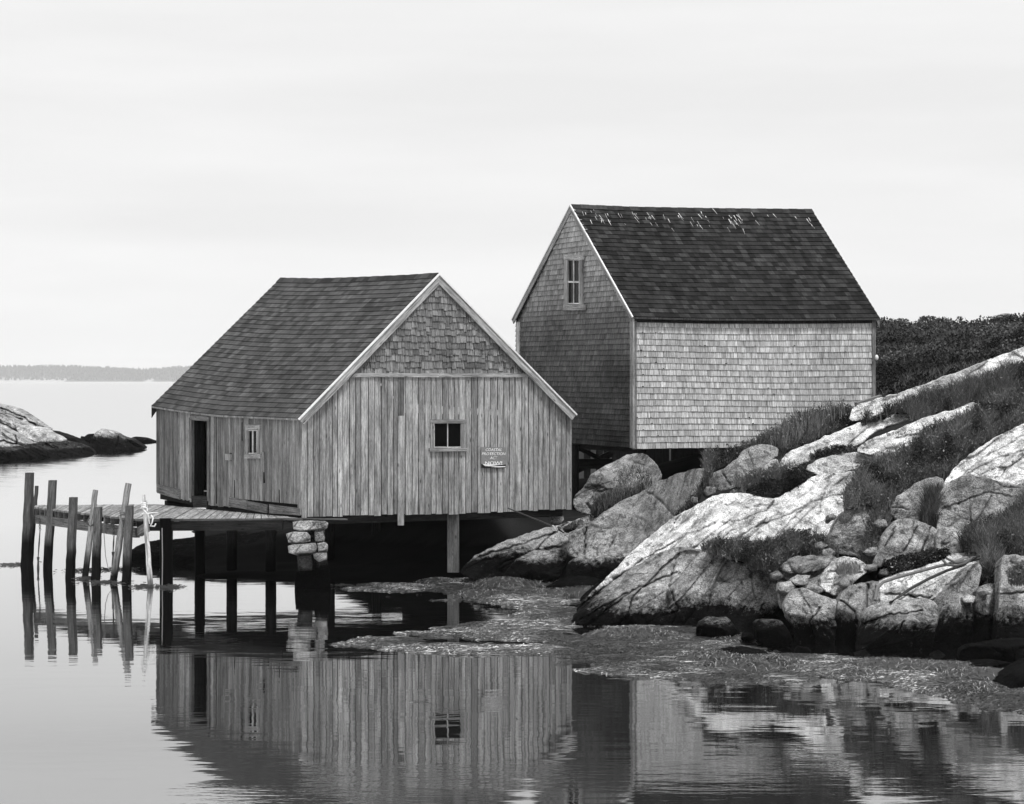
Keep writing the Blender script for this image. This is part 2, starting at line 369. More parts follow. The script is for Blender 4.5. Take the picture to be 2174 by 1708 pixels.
def cap_strip(mb, R, n1, n2, alb, wdt, cols=26, th=.03):
    for i in range(cols):
        a, b = i / cols, (i + 1.15) / cols; b = min(b, 1)
        A, B = R(a), R(b); tn = alb * random.choice([.5, .7, 1, 1.3]); up = np.array([0, 0, th + .006 * (i % 2)])
        go = (random.random() * 40, random.random() * 40, 0)
        mb.quad(A + up, B + up, B + up + n1 * wdt, A + up + n1 * wdt, tn, 0, go)
        mb.quad(A + up, B + up, B + up + n2 * wdt, A + up + n2 * wdt, tn, 0, go)
# ================================================================== SHED 1 (board walled, on the wharf)
NL = at(640, 1100, 52.3); NR = at(1214, 1083, 55.7); FL = at(332, 1045, 59.6)
LD = FL - NL; LD[2] = 0; FR = NR + LD; WD = NR - NL; WD[2] = 0
gp = VPlane(NL, NR); sp_ = VPlane(NL, FL); ldir = sp_.d; wdir = gp.d; gn = gp.n; sn = sp_.n
gx = lambda px: np.dot(gp.at(px, 1000) - NL, wdir) / gp.L       # fraction along gable
shed = thing('weathered_shed', tuple(np.array([NL[0] + 1, NL[1] + 3, 0])), 'low weathered shed of vertical boards standing on posts beside the wharf, gable to the viewer', 'shed')
APX = gp.at(930, 586)
eL = gp.at(640, 893); eR = gp.at(1214, 886)
def roofz(s):      # underside height of gable at fraction s
    sa = gx(930)
    return lerp(eL[2], APX[2], s / sa) if s < sa else lerp(APX[2], eR[2], (s - sa) / (1 - sa))
def gP(s, z, off=0.0): p = NL + wdir * (gp.L * s) + gn * off; p[2] = z; return p
def sP(s, z, off=0.0): p = NL + ldir * (sp_.L * s) + sn * off; p[2] = z; return p
bandz0 = gp.at(930, 801.5)[2]; bandz1 = gp.at(930, 793)[2]
zb = lambda s: lerp(gp.at(641, 1100)[2], gp.at(1213, 1083)[2], s) + .012 * math.sin(s * 9)
def boards():
    mb = MB(); rr = random.Random(3); s = 0.0; X0 = gx(845); X1 = gx(858)
    wx0, wx1, wz0, wz1 = gx(921), gx(980), gp.at(950, 951)[2], gp.at(950, 897)[2]
    mb.qbox(gP(0, zb(0), -.03), gP(1, zb(1), -.03), gP(1, eR[2], -.03), gP(0, eL[2], -.03), gn * -.02, .01)   # dark backing
    edges = [0]
    while edges[-1] < 1:
        edges.append(edges[-1] + rr.uniform(.8, 1.2) * 12.6 / 574)
    edges = [e for e in edges if e < .992] + [1.0]
    for a, b in zip(edges, edges[1:]):
        if abs(a - X0) < .012 or (a < X0 < b): pass
        tn = .30 * rr.choice([.68, .8, .88, 1, 1, 1.08, 1.15, 1.28]); g = .0013
        za, zb_ = zb(a) + rr.uniform(-.015, .02), 0; tn *= 1.12
        ta = min(roofz(a) + .02, bandz0 + .05); tb = min(roofz(b) + .02, bandz0 + .05); off = rr.uniform(0, .014)
        def piece(z0, z1a, z1b): mb.qbox(gP(a + g, z0, off), gP(b - g, z0, off), gP(b - g, z1b, off), gP(a + g, z1a, off), gn * -.025, tn)
        if b > wx0 and a < wx1:       # window opening cut out
            piece(za, wz0, wz0); piece(wz1, ta, tb)
        else: piece(za, ta, tb)
    return mb
W1 = boards().build('wall', WOOD, shed, label='gable wall of weathered vertical boards')
mb = MB()      # gable triangle of old shakes
sa = gx(930); zt0 = bandz1
tri0 = gx(744); tri1 = gx(1122)
def Sg(u, t): return gP(lerp(tri0, tri1, t), lerp(zt0, APX[2], u), .004)
def ins(t):
    s = lerp(tri0, tri1, t); return 0, (roofz(s) - .03 - zt0) / (APX[2] - zt0)
mb.qbox(gP(tri0, zt0, -.02), gP(tri1, zt0, -.02), gP(sa + .001, APX[2] - .03, -.02), gP(sa, APX[2] - .03, -.02), gn * -.02, .012)
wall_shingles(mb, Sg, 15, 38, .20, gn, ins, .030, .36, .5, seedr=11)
rr = random.Random(91)
for i in range(150):     # splits and torn butts
    t = rr.random(); lim = ins(t)[1]; u = rr.random() * max(lim - .05, 0); p = Sg(u, t) + gn * .045; L_ = rr.uniform(.05, .22); x = wdir * rr.uniform(.002, .007)
    mb.quad(p - x, p + x, p + x * .3 + [0, 0, L_], p - x * .3 + [0, 0, L_], .01)
mb.build('gable_shingles', SHAKE, shed)
mb = MB()
mb.qbox(gP(gx(744), bandz0, .045), gP(gx(930), bandz0, .045), gP(gx(930), bandz1, .045), gP(gx(752), bandz1, .045), gn * -.05, .4, swap=True)
mb.qbox(gP(gx(930) + .001, bandz0, .04), gP(gx(1124), bandz0, .04), gP(gx(1116), bandz1, .04), gP(gx(930) + .001, bandz1, .04), gn * -.05, .36, swap=True)
mb.build('trim_board', WOOD, shed)
# side wall (towards the wharf) with door opening and small window
sx_ = lambda px: np.dot(sp_.at(px, 1000) - NL, ldir) / sp_.L
eaveS = lambda s: np.interp(s, [0, .5, 1], [sp_.at(640, 892)[2], sp_.at(sx_inv(.5), 880)[2], sp_.at(332, 868)[2]])
def sx_inv(s):
    p = NL + ldir * sp_.L * s; return CX + p[0] / p[1] * F
zs = lambda s: np.interp(s, [0, sx_(452), sx_(382), 1], [sp_.at(640, 1093)[2], sp_.at(452, 1074)[2], sp_.at(382, 1061)[2], sp_.at(333, 1046)[2]])
dx0, dx1 = sx_(439), sx_(406); dzt = sp_.at(422, 892)[2]; dzb = sp_.at(422, 1053)[2]
vx0, vx1 = sx_(546), sx_(525); vz0, vz1 = sp_.at(535, 964)[2], sp_.at(535, 913)[2]
mb = MB(); rr = random.Random(5); e = [0]
while e[-1] < 1: e.append(e[-1] + rr.uniform(.7, 1.3) * .11 / sp_.L * 1.25)
e = sorted([q for q in e if q < .99 and all(abs(q - k) > .008 for k in (dx0, dx1))] + [1.0, dx0, dx1])
for a, b in zip(e, e[1:]):
    m_ = (a + b) / 2; tn = .28 * rr.choice([.7, .9, 1, 1, 1.15, 1.3]) * (.72 if m_ > sx_(380) else 1); off = rr.uniform(0, .008); g = .0005
    if sx_(405) < m_ < sx_(385): tn *= 1.35
    lowz = zs(m_) + (.22 if (m_ < sx_(490) or m_ > sx_(382)) else rr.uniform(-.03, .03))
    top = eaveS(m_) + .03
    def pc(z0, z1): mb.qbox(sP(b - g, z0, off), sP(a + g, z0, off), sP(a + g, z1, off), sP(b - g, z1, off), sn * -.022, tn)
    if dx0 - 1e-6 < m_ < dx1: pc(dzt, top)
    elif b > vx0 and a < vx1: pc(lowz, vz0); pc(vz1, top)
    else: pc(lowz, top)
for a0, a1 in ((sx_(490), 0), (1, sx_(384))):       # backing in two pieces beside the doorway
    for lo, hi in ((min(a0, a1), max(a0, a1)),):
        if lo < vx0 < hi:
            for q0, q1, z0, z1 in ((lo, vx0, None, None), (vx1, hi, None, None), (vx0, vx1, None, vz0), (vx0, vx1, vz1, None)):
                z0 = zs(q0) + .1 if z0 is None else z0; z1 = eaveS(q0) if z1 is None else z1
                mb.qbox(sP(q1, z0, -.04), sP(q0, z0, -.04), sP(q0, z1, -.04), sP(q1, z1, -.04), sn * -.02, .01)
        else: mb.qbox(sP(hi, zs(hi) + .1, -.04), sP(lo, zs(lo) + .1, -.04), sP(lo, eaveS(lo), -.04), sP(hi, eaveS(hi), -.04), sn * -.02, .01)
mb.build('wall', WOOD, shed, label='side wall of thin weathered boards with the doorway')
# skirt boards along the foot
mb = MB()
for (p0, p1, t0, t1, b0, b1) in ((333, 381, 1028, 1040, 1047, 1061), (486, 524, 1055, 1063, 1076, 1082), (525, 566, 1064, 1072, 1083, 1090), (568, 600, 1073, 1076, 1091, 1094), (571, 637, 1071, 1080, 1090, 1095)):
    if p0 == 568: continue
    mb = MB(); mb.qbox(sp_.at(p0, b0, .035), sp_.at(p1, b1, .035), sp_.at(p1, t1, .035), sp_.at(p0, t0, .035), sn * -.03, .2 * random.uniform(.8, 1.1), swap=True)
    mb.build('skirt_board', WOOD, shed)
# far and right walls, floor
mb = MB()
mb.qbox(NR, FR, FR + [0, 0, eR[2] - FR[2]], NR + [0, 0, eR[2] - NR[2]], -wdir * .03, .15)
fl0 = FL + [0, 0, 0]; bz = FL[2]
back = [np.array([FL[0], FL[1], bz]), np.array([FR[0], FR[1], bz]), np.array([FR[0], FR[1], eR[2] + .1]), np.array([FL[0], FL[1], eL[2] + .15])]
mb.qbox(*back, ldir * -.03, .12)
ap2 = (back[2] + back[3]) / 2; ap2[2] = APX[2] + .05
mb.qbox(back[3], back[2], ap2 + wdir * .01, ap2, ldir * -.03, .12)
mb.build('wall', WOOD, shed, label='hidden board walls at the back')
mb = MB(); fz = 1.80
P_ = [np.array([q[0], q[1], fz]) for q in (NL + ldir * .1 + wdir * .1, NR + ldir * .1 - wdir * .1, FR - ldir * .1 - wdir * .1, FL - ldir * .1 + wdir * .1)]
mb.qbox(*P_, (0, 0, -.06), .02); mb.build('floor', WOOD, shed)
mb = MB(); # dark floor beams and sills beneath
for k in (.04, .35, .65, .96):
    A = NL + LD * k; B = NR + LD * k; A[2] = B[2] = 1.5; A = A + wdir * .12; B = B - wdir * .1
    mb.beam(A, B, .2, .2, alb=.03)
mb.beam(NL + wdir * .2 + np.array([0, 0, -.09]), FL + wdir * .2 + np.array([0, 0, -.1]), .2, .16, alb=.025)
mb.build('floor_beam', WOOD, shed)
# posts under the shed
def post(parent, p, ztop, r=.15, alb=.06, zb_=-.6, wetz=.6, n=8):
    mb = MB(); z = np.linspace(zb_, ztop, 8)
    mb.tube([(p[0], p[1], q) for q in z], r, n, alb, np.clip((wetz - z) / .3 + .5, 0, 1), .06)
    return mb.build('support_post', POLE, parent, smooth=True)
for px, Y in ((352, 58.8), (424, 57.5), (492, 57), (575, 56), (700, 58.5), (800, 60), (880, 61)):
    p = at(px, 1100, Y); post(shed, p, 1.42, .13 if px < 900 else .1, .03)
pp = gp.at(962, 1100, -.12)
mb = MB(); mb.qbox((pp[0] - .135, pp[1], .2), (pp[0] + .135, pp[1], .2), (pp[0] + .135, pp[1], 1.62), (pp[0] - .135, pp[1], 1.62), (0, .24, 0), .12, 0)
mb.build('support_post', WOOD, shed, label='square timber post under the gable wall')
# roof
SAL = .12
eg = VPlane(NL, FL, SAL)                                            # plane of left eave
def onE(px, py): return eg.at(px, py)
mid = VPlane(gP(sa, 0), gP(sa, 0) + ldir)
E1 = curve([onE(633.5, 889), onE(548, 885.5), onE(459, 881.5), onE(390, 873), onE(322.5, 862.5)])
R1 = curve([mid.at(930.5, 582), mid.at(869, 586.5), mid.at(751, 591.5), mid.at(674, 594), mid.at(595, 592.5)])
nL = np.cross(R1(0) - E1(0), ldir); nL /= np.linalg.norm(nL); nL *= np.sign(nL[2])
roof = None
mb = MB(); slab(mb, E1, R1, -nL * .035, .05)
roof_slope(mb, E1, R1, nL, 31, 34, .068, seedr=21)
ER0 = gP(1, 0, .1) + wdir * .10; tipR = VPlane(gp.P + gn * .1, gp.P + gn * .1 + wdir).at(1220.5, 879)
E2 = curve([tipR, tipR + LD * 1.03 + np.array([0, 0, .2])])
nR = np.cross(ldir, R1(0) - E2(0)); nR /= np.linalg.norm(nR); nR *= np.sign(nR[2])
slab(mb, E2, R1, -nR * .035, .05, 2); roof_slope(mb, E2, R1, nR, 30, 34, .072, seedr=22)
roof = mb.build('roof', ASPH, shed)
mb = MB(); dl = (E1(.5) - R1(.5)); dl /= np.linalg.norm(dl); dr_ = (E2(.5) - R1(.5)); dr_ /= np.linalg.norm(dr_)
cap_strip(mb, R1, dl, dr_, .045, .17); mb.build('ridge_cap', ASPH, roof)
# rake boards and pale drip edge on the gable
apo = R1(0)
def rake(P, Q, wd, off0, alb, mat, name, th=.03, drop=0.0, **k):
    d = Q - P; d /= np.linalg.norm(d); dn = np.cross(d, gn); dn /= np.linalg.norm(dn); dn = -dn if dn[2] > 0 else dn
    mb = MB(); a = P + dn * drop + gn * off0; b = Q + dn * drop + gn * off0
    mb.qbox(a, a + dn * wd, b + dn * wd, b, gn * -th, alb); return mb.build(name, mat, shed, **k)
for Q in (E1(0), E2(0)):
    rake(apo, Q + (apo - Q) * -.004, .15, .05, .36, WOOD, 'rake_board', .03, .03)
    rake(apo, Q + (apo - Q) * -.006, .035, .075, .8, WHITE, 'drip_edge', .05, -.012, label='pale metal edging along the gable roof edge')
mb = MB()
for i in range(8):
    a, b = i / 8, (i + 1) / 8; u = np.array([0, 0, -.045])
    mb.qbox(E1(a) + u + sn * .012, E1(b) + u + sn * .012, E1(b) - sn * 0 + sn * .012, E1(a) + sn * .012, -sn * .1, .3)
mb.build('fascia', WOOD, shed)
# far-end rake tip
mb = MB(); t = E1(1); mb.qbox(t, t + [0, 0, -.3], t + (R1(1) - t) * .12 + [0, 0, -.1], t + (R1(1) - t) * .12, ldir * .03, .05); mb.build('rake_board', WOOD, shed, label='drooping end of the far rake board')
# door
ds = MB(); ds.qbox(sP(dx1, dzb, -.05), sP(dx1, dzb, -.05) + (sn * -.45 + ldir * .42), sP(dx1, dzt, -.05) + (sn * -.45 + ldir * .42), sP(dx1, dzt, -.05), ldir * -.03, .07)
ds.build('door', WOOD, shed, label='dark plank door standing open inwards')
mb = MB()
mb.qbox(sp_.at(401, 1058, .03), sp_.at(406, 1059, .03), sp_.at(406, 888, .03), sp_.at(401, 887, .03), sn * -.08, .22)
mb.qbox(sp_.at(439, 1064, .03), sp_.at(444, 1065, .03), sp_.at(444, 890, .03), sp_.at(439, 890, .03), sn * -.08, .2)
mb.qbox(sp_.at(403, 892, .045), sp_.at(443, 895, .045), sp_.at(443, 885.5, .045), sp_.at(403, 881, .045), sn * -.06, .24, swap=True)
mb.build('door_frame', WOOD, shed)
mb = MB(); mb.qbox(sp_.at(410, 1076, .04), sp_.at(439, 1079, .04), sp_.at(439, 1055, .04), sp_.at(407, 1053, .04), sn * -.25, .05, swap=True); mb.build('threshold', WOOD, shed)
for px, a in ((453.5, .38), (560, .3)):
    mb = MB(); mb.qbox(sp_.at(px - 5, 1074 if px < 500 else 1003, .03), sp_.at(px, 1074 if px < 500 else 1003, .03), sp_.at(px, 884 if px < 500 else 960, .03), sp_.at(px - 5, 884 if px < 500 else 960, .03), sn * -.02, a)
    mb.build('batten', WOOD, shed)
mb = MB()
for px, y0, y1, wd in ((458.5, 886, 1070, 1.6), (559, 1003, 1026, 3), (513, 897, 936, 1.2), (497, 1020, 1062, 1.5), (592, 1040, 1068, 1.6)):
    mb = MB(); mb.qbox(sp_.at(px, y1, .012), sp_.at(px + wd, y1, .012), sp_.at(px + wd * .6, y0, .012), sp_.at(px, y0, .012), sn * -.01, .004)
    mb.build('board_gap', DARK, shed)
def window(parent, PL, x0, x1, y0, y1, fr, sill, casing_alb, sash_alb, vm=1, hm=0, mt=WOOD, cap=None, n=None, sash2=False, base=0.0):
    mb = MB(); n = PL.n; l, r, tp, bt = fr
    def R(mb, a, b, c, d, off, th, alb, sw=False): mb.qbox(PL.at(a, d, off + base), PL.at(b, d, off + base), PL.at(b, c, off + base), PL.at(a, c, off + base), n * -th, alb, swap=sw)
    R(mb, x0 - l, x0, y0 - tp, y1 + bt, .03, .06, casing_alb); R(mb, x1, x1 + r, y0 - tp, y1 + bt, .03, .06, casing_alb)
    R(mb, x0 - l - 1, x1 + r + 1, y0 - tp - 1, y0, .04, .07, casing_alb * 1.1, True)
    f = mb.build('window', mt, parent)
    s = MB(); R(s, x0 - l - 2, x1 + r + 2, y1 + 1, y1 + sill, .075, .1, casing_alb * 1.15, True); s.build('sill', mt, f)
    s = MB(); e = 1.4
    R(s, x0, x0 + e, y0, y1, .005, .04, sash_alb); R(s, x1 - e, x1, y0, y1, .005, .04, sash_alb); R(s, x0, x1, y0, y0 + e, .007, .04, sash_alb, True); R(s, x0, x1, y1 - e * 1.6, y1, .007, .04, sash_alb, True)
    for i in range(vm): 
        c = lerp(x0, x1, (i + 1) / (vm + 1)); R(s, c - .7, c + .7, y0, y1, .003, .03, sash_alb)
    for q in range(hm):
        c = lerp(y0, y1, (q + 1) / (hm + 1)); R(s, x0, x1, c - 1.8, c + 1.8, .012, .05, sash_alb, True)
    s.build('sash', mt, f)
    s = MB(); s.quad(PL.at(x0, y1, base - .022), PL.at(x1, y1, base - .022), PL.at(x1, y0, base - .022), PL.at(x0, y0, base - .022)); s.build('pane', GLASS, f)
    return f
window(shed, gp, 921.5, 980, 898, 951, (7, 10, 6, 3), 8, .27, .5)
window(shed, sp_, 525.5, 546, 914, 964, (5, 4, 11, 3), 10, .36, .75)
mb = MB(); mb.qbox(sp_.at(478, 977, .07), sp_.at(487, 978, .07), sp_.at(487, 965, .07), sp_.at(478, 964, .07), sn * -.07, .4); mb.qbox(sp_.at(487.5, 979, .03), sp_.at(489.5, 979, .03), sp_.at(489.5, 962, .03), sp_.at(487.5, 962, .03), sn * -.03, .1)
mb.build('junction_box', WOOD, shed)
mb = MB(); mb.qbox(gp.at(845, 1116, .055), gp.at(858, 1116, .055), gp.at(857.5, 883, .055), gp.at(845, 884, .055), gn * -.03, .36); mb.build('loose_board', WOOD, shed, label='pale board hanging below the gable wall')
mb = MB(); mb.qbox(gp.at(845, 883, .018), gp.at(857.5, 883, .018), gp.at(857.5, 801, .018), gp.at(845, 801, .018), gn * -.01, .12); mb.build('board_recess', WOOD, shed, label='dark strip where a board is missing')
mb = MB()
mb.qbox(gP(0, zb(0), .045), gP(.016, zb(0), .045), gP(.016, roofz(.016) - .05, .045), gP(0, roofz(0) - .05, .045), gn * -.04, .33); mb.build('corner_board', WOOD, shed); mb = MB()
mb.qbox(sP(.016, zs(0) + .02, .03), sP(-.003, zs(0), .03), sP(-.003, eaveS(0) - .02, .03), sP(.016, eaveS(0) - .02, .03), sn * -.03, .3)
mb.build('corner_board', WOOD, shed)
# ---- the sign (stands on the wall but is a thing of its own)
sg = thing('sign', tuple(gp.at(1048, 993, .06)), 'grey protest sign reading COASTAL PROTECTION ACT NOW! on the board gable wall', 'sign')
mb = MB(); X0, X1, Y0, Y1 = 1021.7, 1074.5, 950, 992.6
mb.qbox(gp.at(X0, Y1 + .4, .055), gp.at(X1, Y1 - 1, .055), gp.at(X1, Y0, .055), gp.at(X0, Y0 - .4, .055), gn * -.012, .3); mb.build('panel', SIGNM, sg)
def gquadstrip(name, mat, pts_top, pts_bot, off):
    mb = MB()
    for i in range(len(pts_top) - 1):
        mb.quad(gp.at(*pts_bot[i], off), gp.at(*pts_bot[i + 1], off), gp.at(*pts_top[i + 1], off), gp.at(*pts_top[i], off))
    return mb.build(name, mat, sg)
cs = .8696 * 100 / 1708; cv = lambda x, y: (1000.04 + x * cs, 921.8 + y * cs)
gquadstrip('sign_artwork', SIGNB, [cv(428, 1250), cv(480, 1265), cv(560, 1320), cv(800, 1350), cv(1020, 1315), cv(1200, 1295), cv(1450, 1275)], [cv(428, 1412), cv(480, 1412), cv(560, 1412), cv(800, 1412), cv(1020, 1412), cv(1200, 1412), cv(1450, 1410)], .0575)
gquadstrip('sign_artwork', SIGNW, [cv(490, 1255), cv(600, 1262), cv(800, 1262), cv(1000, 1262), cv(1150, 1268), cv(1340, 1272)], [cv(490, 1260), cv(590, 1338), cv(800, 1348), cv(960, 1322), cv(1100, 1296), cv(1340, 1280)], .060)
gquadstrip('sign_artwork', SIGNW, [cv(850, 1360), cv(1000, 1348), cv(1200, 1345), cv(1435, 1342)], [cv(850, 1375), cv(1000, 1388), cv(1200, 1388), cv(1435, 1380)], .062)
def text(txt, x0, x1, ytop, ybot, name, shear=.25, off=.012):
    cu = bpy.data.curves.new('txt', 'FONT'); cu.body = txt; cu.size = 1; cu.shear = shear; cu.offset = off; cu.resolution_u = 3
    o = bpy.data.objects.new('txt', cu); COL.objects.link(o); bpy.context.view_layer.update()
    me = bpy.data.meshes.new_from_object(o.evaluated_get(bpy.context.evaluated_depsgraph_get())); bpy.data.objects.remove(o)
    co = np.array([v.co for v in me.vertices]); mn, mxx = co.min(0), co.max(0)
    for v, c in zip(me.vertices, co):
        u = (c[0] - mn[0]) / (mxx[0] - mn[0]); q = (c[1] - mn[1]) / (mxx[1] - mn[1])
        x, y = cv(lerp(x0, x1, u), lerp(ybot, ytop, q)); p = gp.at(x, y, .0635); v.co = Vector(p) - sg.location
    me.materials.clear(); me.materials.append(SIGNW); o = bpy.data.objects.new(name, me); COL.objects.link(o); o.parent = sg
text('COASTAL', 610, 1285, 598, 718, 'lettering', off=.008); text('PROTECTION', 448, 1450, 770, 888, 'lettering', off=.008); text('ACT', 785, 1100, 942, 1058, 'lettering', off=.008); text('NOW!', 580, 1300, 1142, 1285, 'lettering', .05, .022)

# ================================================================== SHED 2 (tall, shingled, behind)
D2 = 62.0
BN = at(1343, 952, D2); BL = at(1096, 948, D2 * 1.12); BR = at(1859, 953, D2 * 1.035)
g2 = VPlane(BN, BL); r2 = VPlane(BN, BR); n2g, n2r = g2.n, r2.n
fish = thing('shingled_shed', (BN[0] + 2, BN[1] + 4, 1.5), 'tall shingled shed with dark steep roof and pale right wall, standing behind the rocks', 'shed')
def along(PL, N0, px): return np.dot(PL.at(px, 900) - N0, PL.d) / PL.L
z2b = lambda PL, px, py: PL.at(px, py)[2]
zbotR = r2.at(1343, 953.5)[2]; ztopR = r2.at(1600, 683)[2]
def Sr(u, t):
    p = r2.P + r2.d * r2.L * t; p = p.copy(); p[2] = lerp(zbotR - .02 * t, ztopR, u) + .02 * math.sin(t * 5 + u * 3); return p
tstain = lambda u, t: 1 - .18 * max(0, vn(np.array([t * 9]), np.array([u * 4]), 4)[0] - .5) * 2
mb = MB(); mb.qbox(Sr(0, 0) - n2r * .01, Sr(0, 1) - n2r * .01, Sr(1, 1) - n2r * .01, Sr(1, 0) - n2r * .01, -n2r * .03, .02)
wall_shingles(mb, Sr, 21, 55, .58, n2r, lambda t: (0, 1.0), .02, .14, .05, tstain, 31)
rr = random.Random(8)
for i in range(60):       # dark knocked-out chips at shingle butts
    u = rr.randrange(1, 20) / 21; t = rr.choice([rr.random(), rr.gauss(.55, .08), rr.gauss(.06, .04)]); t = min(max(t, .01), .98); s_ = rr.uniform(.012, .035)
    p = Sr(u, t) + n2r * .033; d = r2.d * s_; z = np.array([0, 0, s_ * rr.uniform(.5, 1.1)]); mb.quad(p - d, p + d * .8, p + d * .5 + z, p - d * .7 + z * .8, .01)
mb.build('wall', SHAKE, fish, label='pale silvery shingled wall')
# gable wall
a2z = g2.at(1213.5, 438)[2]; gl0 = along(g2, g2.P, 1343); sap = along(g2, g2.P, 1213.5)
zE0 = g2.at(1343, 676)[2]; zE1 = g2.at(1096, 684)[2]; zbotG = g2.at(1343, 951)[2]
def rz2(t): return lerp(zE0, a2z, t / sap) if t < sap else lerp(a2z, zE1, (t - sap) / (1 - sap))
def Sgb(u, t):
    p = (g2.P + g2.d * g2.L * t).copy(); p[2] = lerp(zbotG + .05 * t, a2z, u); return p
def wx(px): return along(g2, g2.P, px)
w2 = (wx(1233), wx(1199), (g2.at(1215, 655)[2] - zbotG) / (a2z - zbotG), (g2.at(1215, 545)[2] - zbotG) / (a2z - zbotG))
def tone2(u, t):       # lower courses darker: dark stain, plus shade painted into the tone
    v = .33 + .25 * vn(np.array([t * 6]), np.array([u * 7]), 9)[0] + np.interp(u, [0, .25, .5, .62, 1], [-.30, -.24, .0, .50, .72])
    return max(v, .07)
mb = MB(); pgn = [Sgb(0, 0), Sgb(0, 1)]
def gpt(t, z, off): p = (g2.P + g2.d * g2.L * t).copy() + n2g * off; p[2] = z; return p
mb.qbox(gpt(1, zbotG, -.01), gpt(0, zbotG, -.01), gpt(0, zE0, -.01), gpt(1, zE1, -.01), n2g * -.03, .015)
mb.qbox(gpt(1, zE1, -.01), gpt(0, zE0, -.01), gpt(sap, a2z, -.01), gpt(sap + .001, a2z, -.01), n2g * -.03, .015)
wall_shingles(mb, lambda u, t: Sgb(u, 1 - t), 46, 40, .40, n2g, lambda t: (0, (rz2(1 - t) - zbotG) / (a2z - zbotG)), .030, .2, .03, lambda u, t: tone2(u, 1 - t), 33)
mb.build('wall', SHAKE, fish, label='darker gable wall of shingles, stain and painted shade towards the foot')
mb = MB(); c = BL + (BR - BN); 
FRr = BR + (BL - BN)
mb.qbox(BR, FRr, FRr + [0, 0, 3.5], BR + [0, 0, 3.5], -r2.d * .03, .2); mb.qbox(FRr, BL, BL + [0, 0, 3.5], FRr + [0, 0, 3.5], n2r * .03, .2)
tri = (BR + FRr) / 2; tri[2] = a2z - .1
mb.qbox(BR + [0, 0, 3.45], FRr + [0, 0, 3.45], tri, tri + [0, 0.01, 0], -r2.d * .03, .2)
mb.build('wall', SHAKE, fish, label='hidden walls at the back')
mb = MB(); q = [BN, BR, FRr, BL]; q = [np.array([p[0], p[1], zbotG + .06]) + (np.array([FRr[0] + BN[0] - 2 * p[0], FRr[1] + BN[1] - 2 * p[1], 0])) * .012 for p in q]
mb.qbox(*q, (0, 0, .08), .02); mb.build('floor', WOOD, fish)
mb = MB()
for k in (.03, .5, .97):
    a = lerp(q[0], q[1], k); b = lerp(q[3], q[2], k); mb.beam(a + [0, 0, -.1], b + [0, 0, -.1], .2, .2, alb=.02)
mb.build('floor_beam', WOOD, fish)
for k, s_, r_ in ((.0, 1, .16), (.0, .5, .14), (.5, .9, .15), (.5, .1, .14), (.95, .5, .15), (0.02, .78, .1)):
    p = lerp(lerp(q[0], q[1], k), lerp(q[3], q[2], k), s_ if s_ else 0); post(fish, p, zbotG - .02, r_, .02, .2, -1)
# corner boards, frieze
def vb(PL, x0, x1, y0, y1, off, th, alb, top=None):
    mb = MB(); mb.qbox(PL.at(x0, y1, off), PL.at(x1, y1, off), PL.at(x1, y0, off), PL.at(x0, y0, off), PL.n * -th, alb); mb.build('corner_board', WOOD, fish)
vb(g2, 1337, 1343.4, 676, 951.5, .05, .05, .4); vb(g2, 1096, 1102.5, 684, 950, .05, .05, .6); vb(r2, 1342.6, 1352, 682, 954, .05, .05, .25); vb(r2, 1852, 1859.5, 681, 955, .05, .05, .22)
# roof
e2p = VPlane(BN, BR, .14); md2 = (g2.P + g2.d * g2.L * sap); m2 = VPlane(md2, md2 + r2.d)
GE = curve([e2p.at(1345.5, 673.5), e2p.at(1500, 677), e2p.at(1680, 677.5), e2p.at(1867.5, 676)])
GR = curve([m2.at(1213, 436), m2.at(1341, 441.5), m2.at(1507, 444.5), m2.at(1723.5, 446.5)])
nF = np.cross(GR(0) - GE(0), r2.d); nF /= np.linalg.norm(nF); nF *= np.sign(nF[2])
lt = VPlane(BL, BL + r2.d).at(1089, 677) ; ltp = VPlane(g2.P + n2g * .12, g2.P + n2g * .12 + g2.d).at(1088.8, 679)
RL = (BR - BN) * 1.03; RL[2] = 0
GB = curve([ltp, ltp + RL]); nB = np.cross(GR(0) - GB(0), r2.d); nB /= np.linalg.norm(nB); nB *= np.sign(nB[2])
mb = MB(); slab(mb, GE, GR, -nF * .035, .03); slab(mb, GB, GR, -nB * .035, .03, 3)
def roll(u, t): return 1 + .25 * (vn(np.array([t * 14 + u * 9]), np.array([u * 12 - t * 3]), 6)[0] - .5)
roof_slope(mb, GE, GR, nF, 26, 46, .022, .026, tonef=roll, seedr=41, tones=(.45, .6, .8, 1, 1, 1.3, 1.75)); roof_slope(mb, GB, GR, nB, 26, 20, .022, seedr=42)
roof2 = mb.build('roof', ASPH, fish)
mb = MB(); d1 = GE(.5) - GR(.5); d1 /= np.linalg.norm(d1); d2 = GB(.5) - GR(.5); d2 /= np.linalg.norm(d2)
cap_strip(mb, GR, d1, d2, .035, .2, 30); mb.build('ridge_cap', ASPH, roof2)
mb = MB(); rr = random.Random(14)
for cx_, k in ((.03, 5), (.08, 14), (.12, 10), (.17, 6), (.23, 8), (.29, 14), (.36, 5), (.42, 7), (.47, 8), (.52, 10), (.59, 5), (.63, 16), (.66, 12), (.73, 4), (.81, 3), (.90, 4), (.955, 8)):
    for _ in range(max(2, k * 2 // 3)):
        t = min(max(cx_ + rr.gauss(0, .008), .01), .985); u = 1 - abs(rr.gauss(.10, .045)); l = rr.uniform(.04, .3) * (1.6 if cx_ > .9 else 1); wd = rr.uniform(.006, .022)
        p = lerp(GE(t), GR(t), u) + nF * (.032 + rr.random() * .002); dn = d1 * l + r2.d * rr.uniform(-.06, .1) * l * 2; x = r2.d * wd
        mb.quad(p + dn, p + dn + x * .4, p + x, p, rr.uniform(.4, .8))
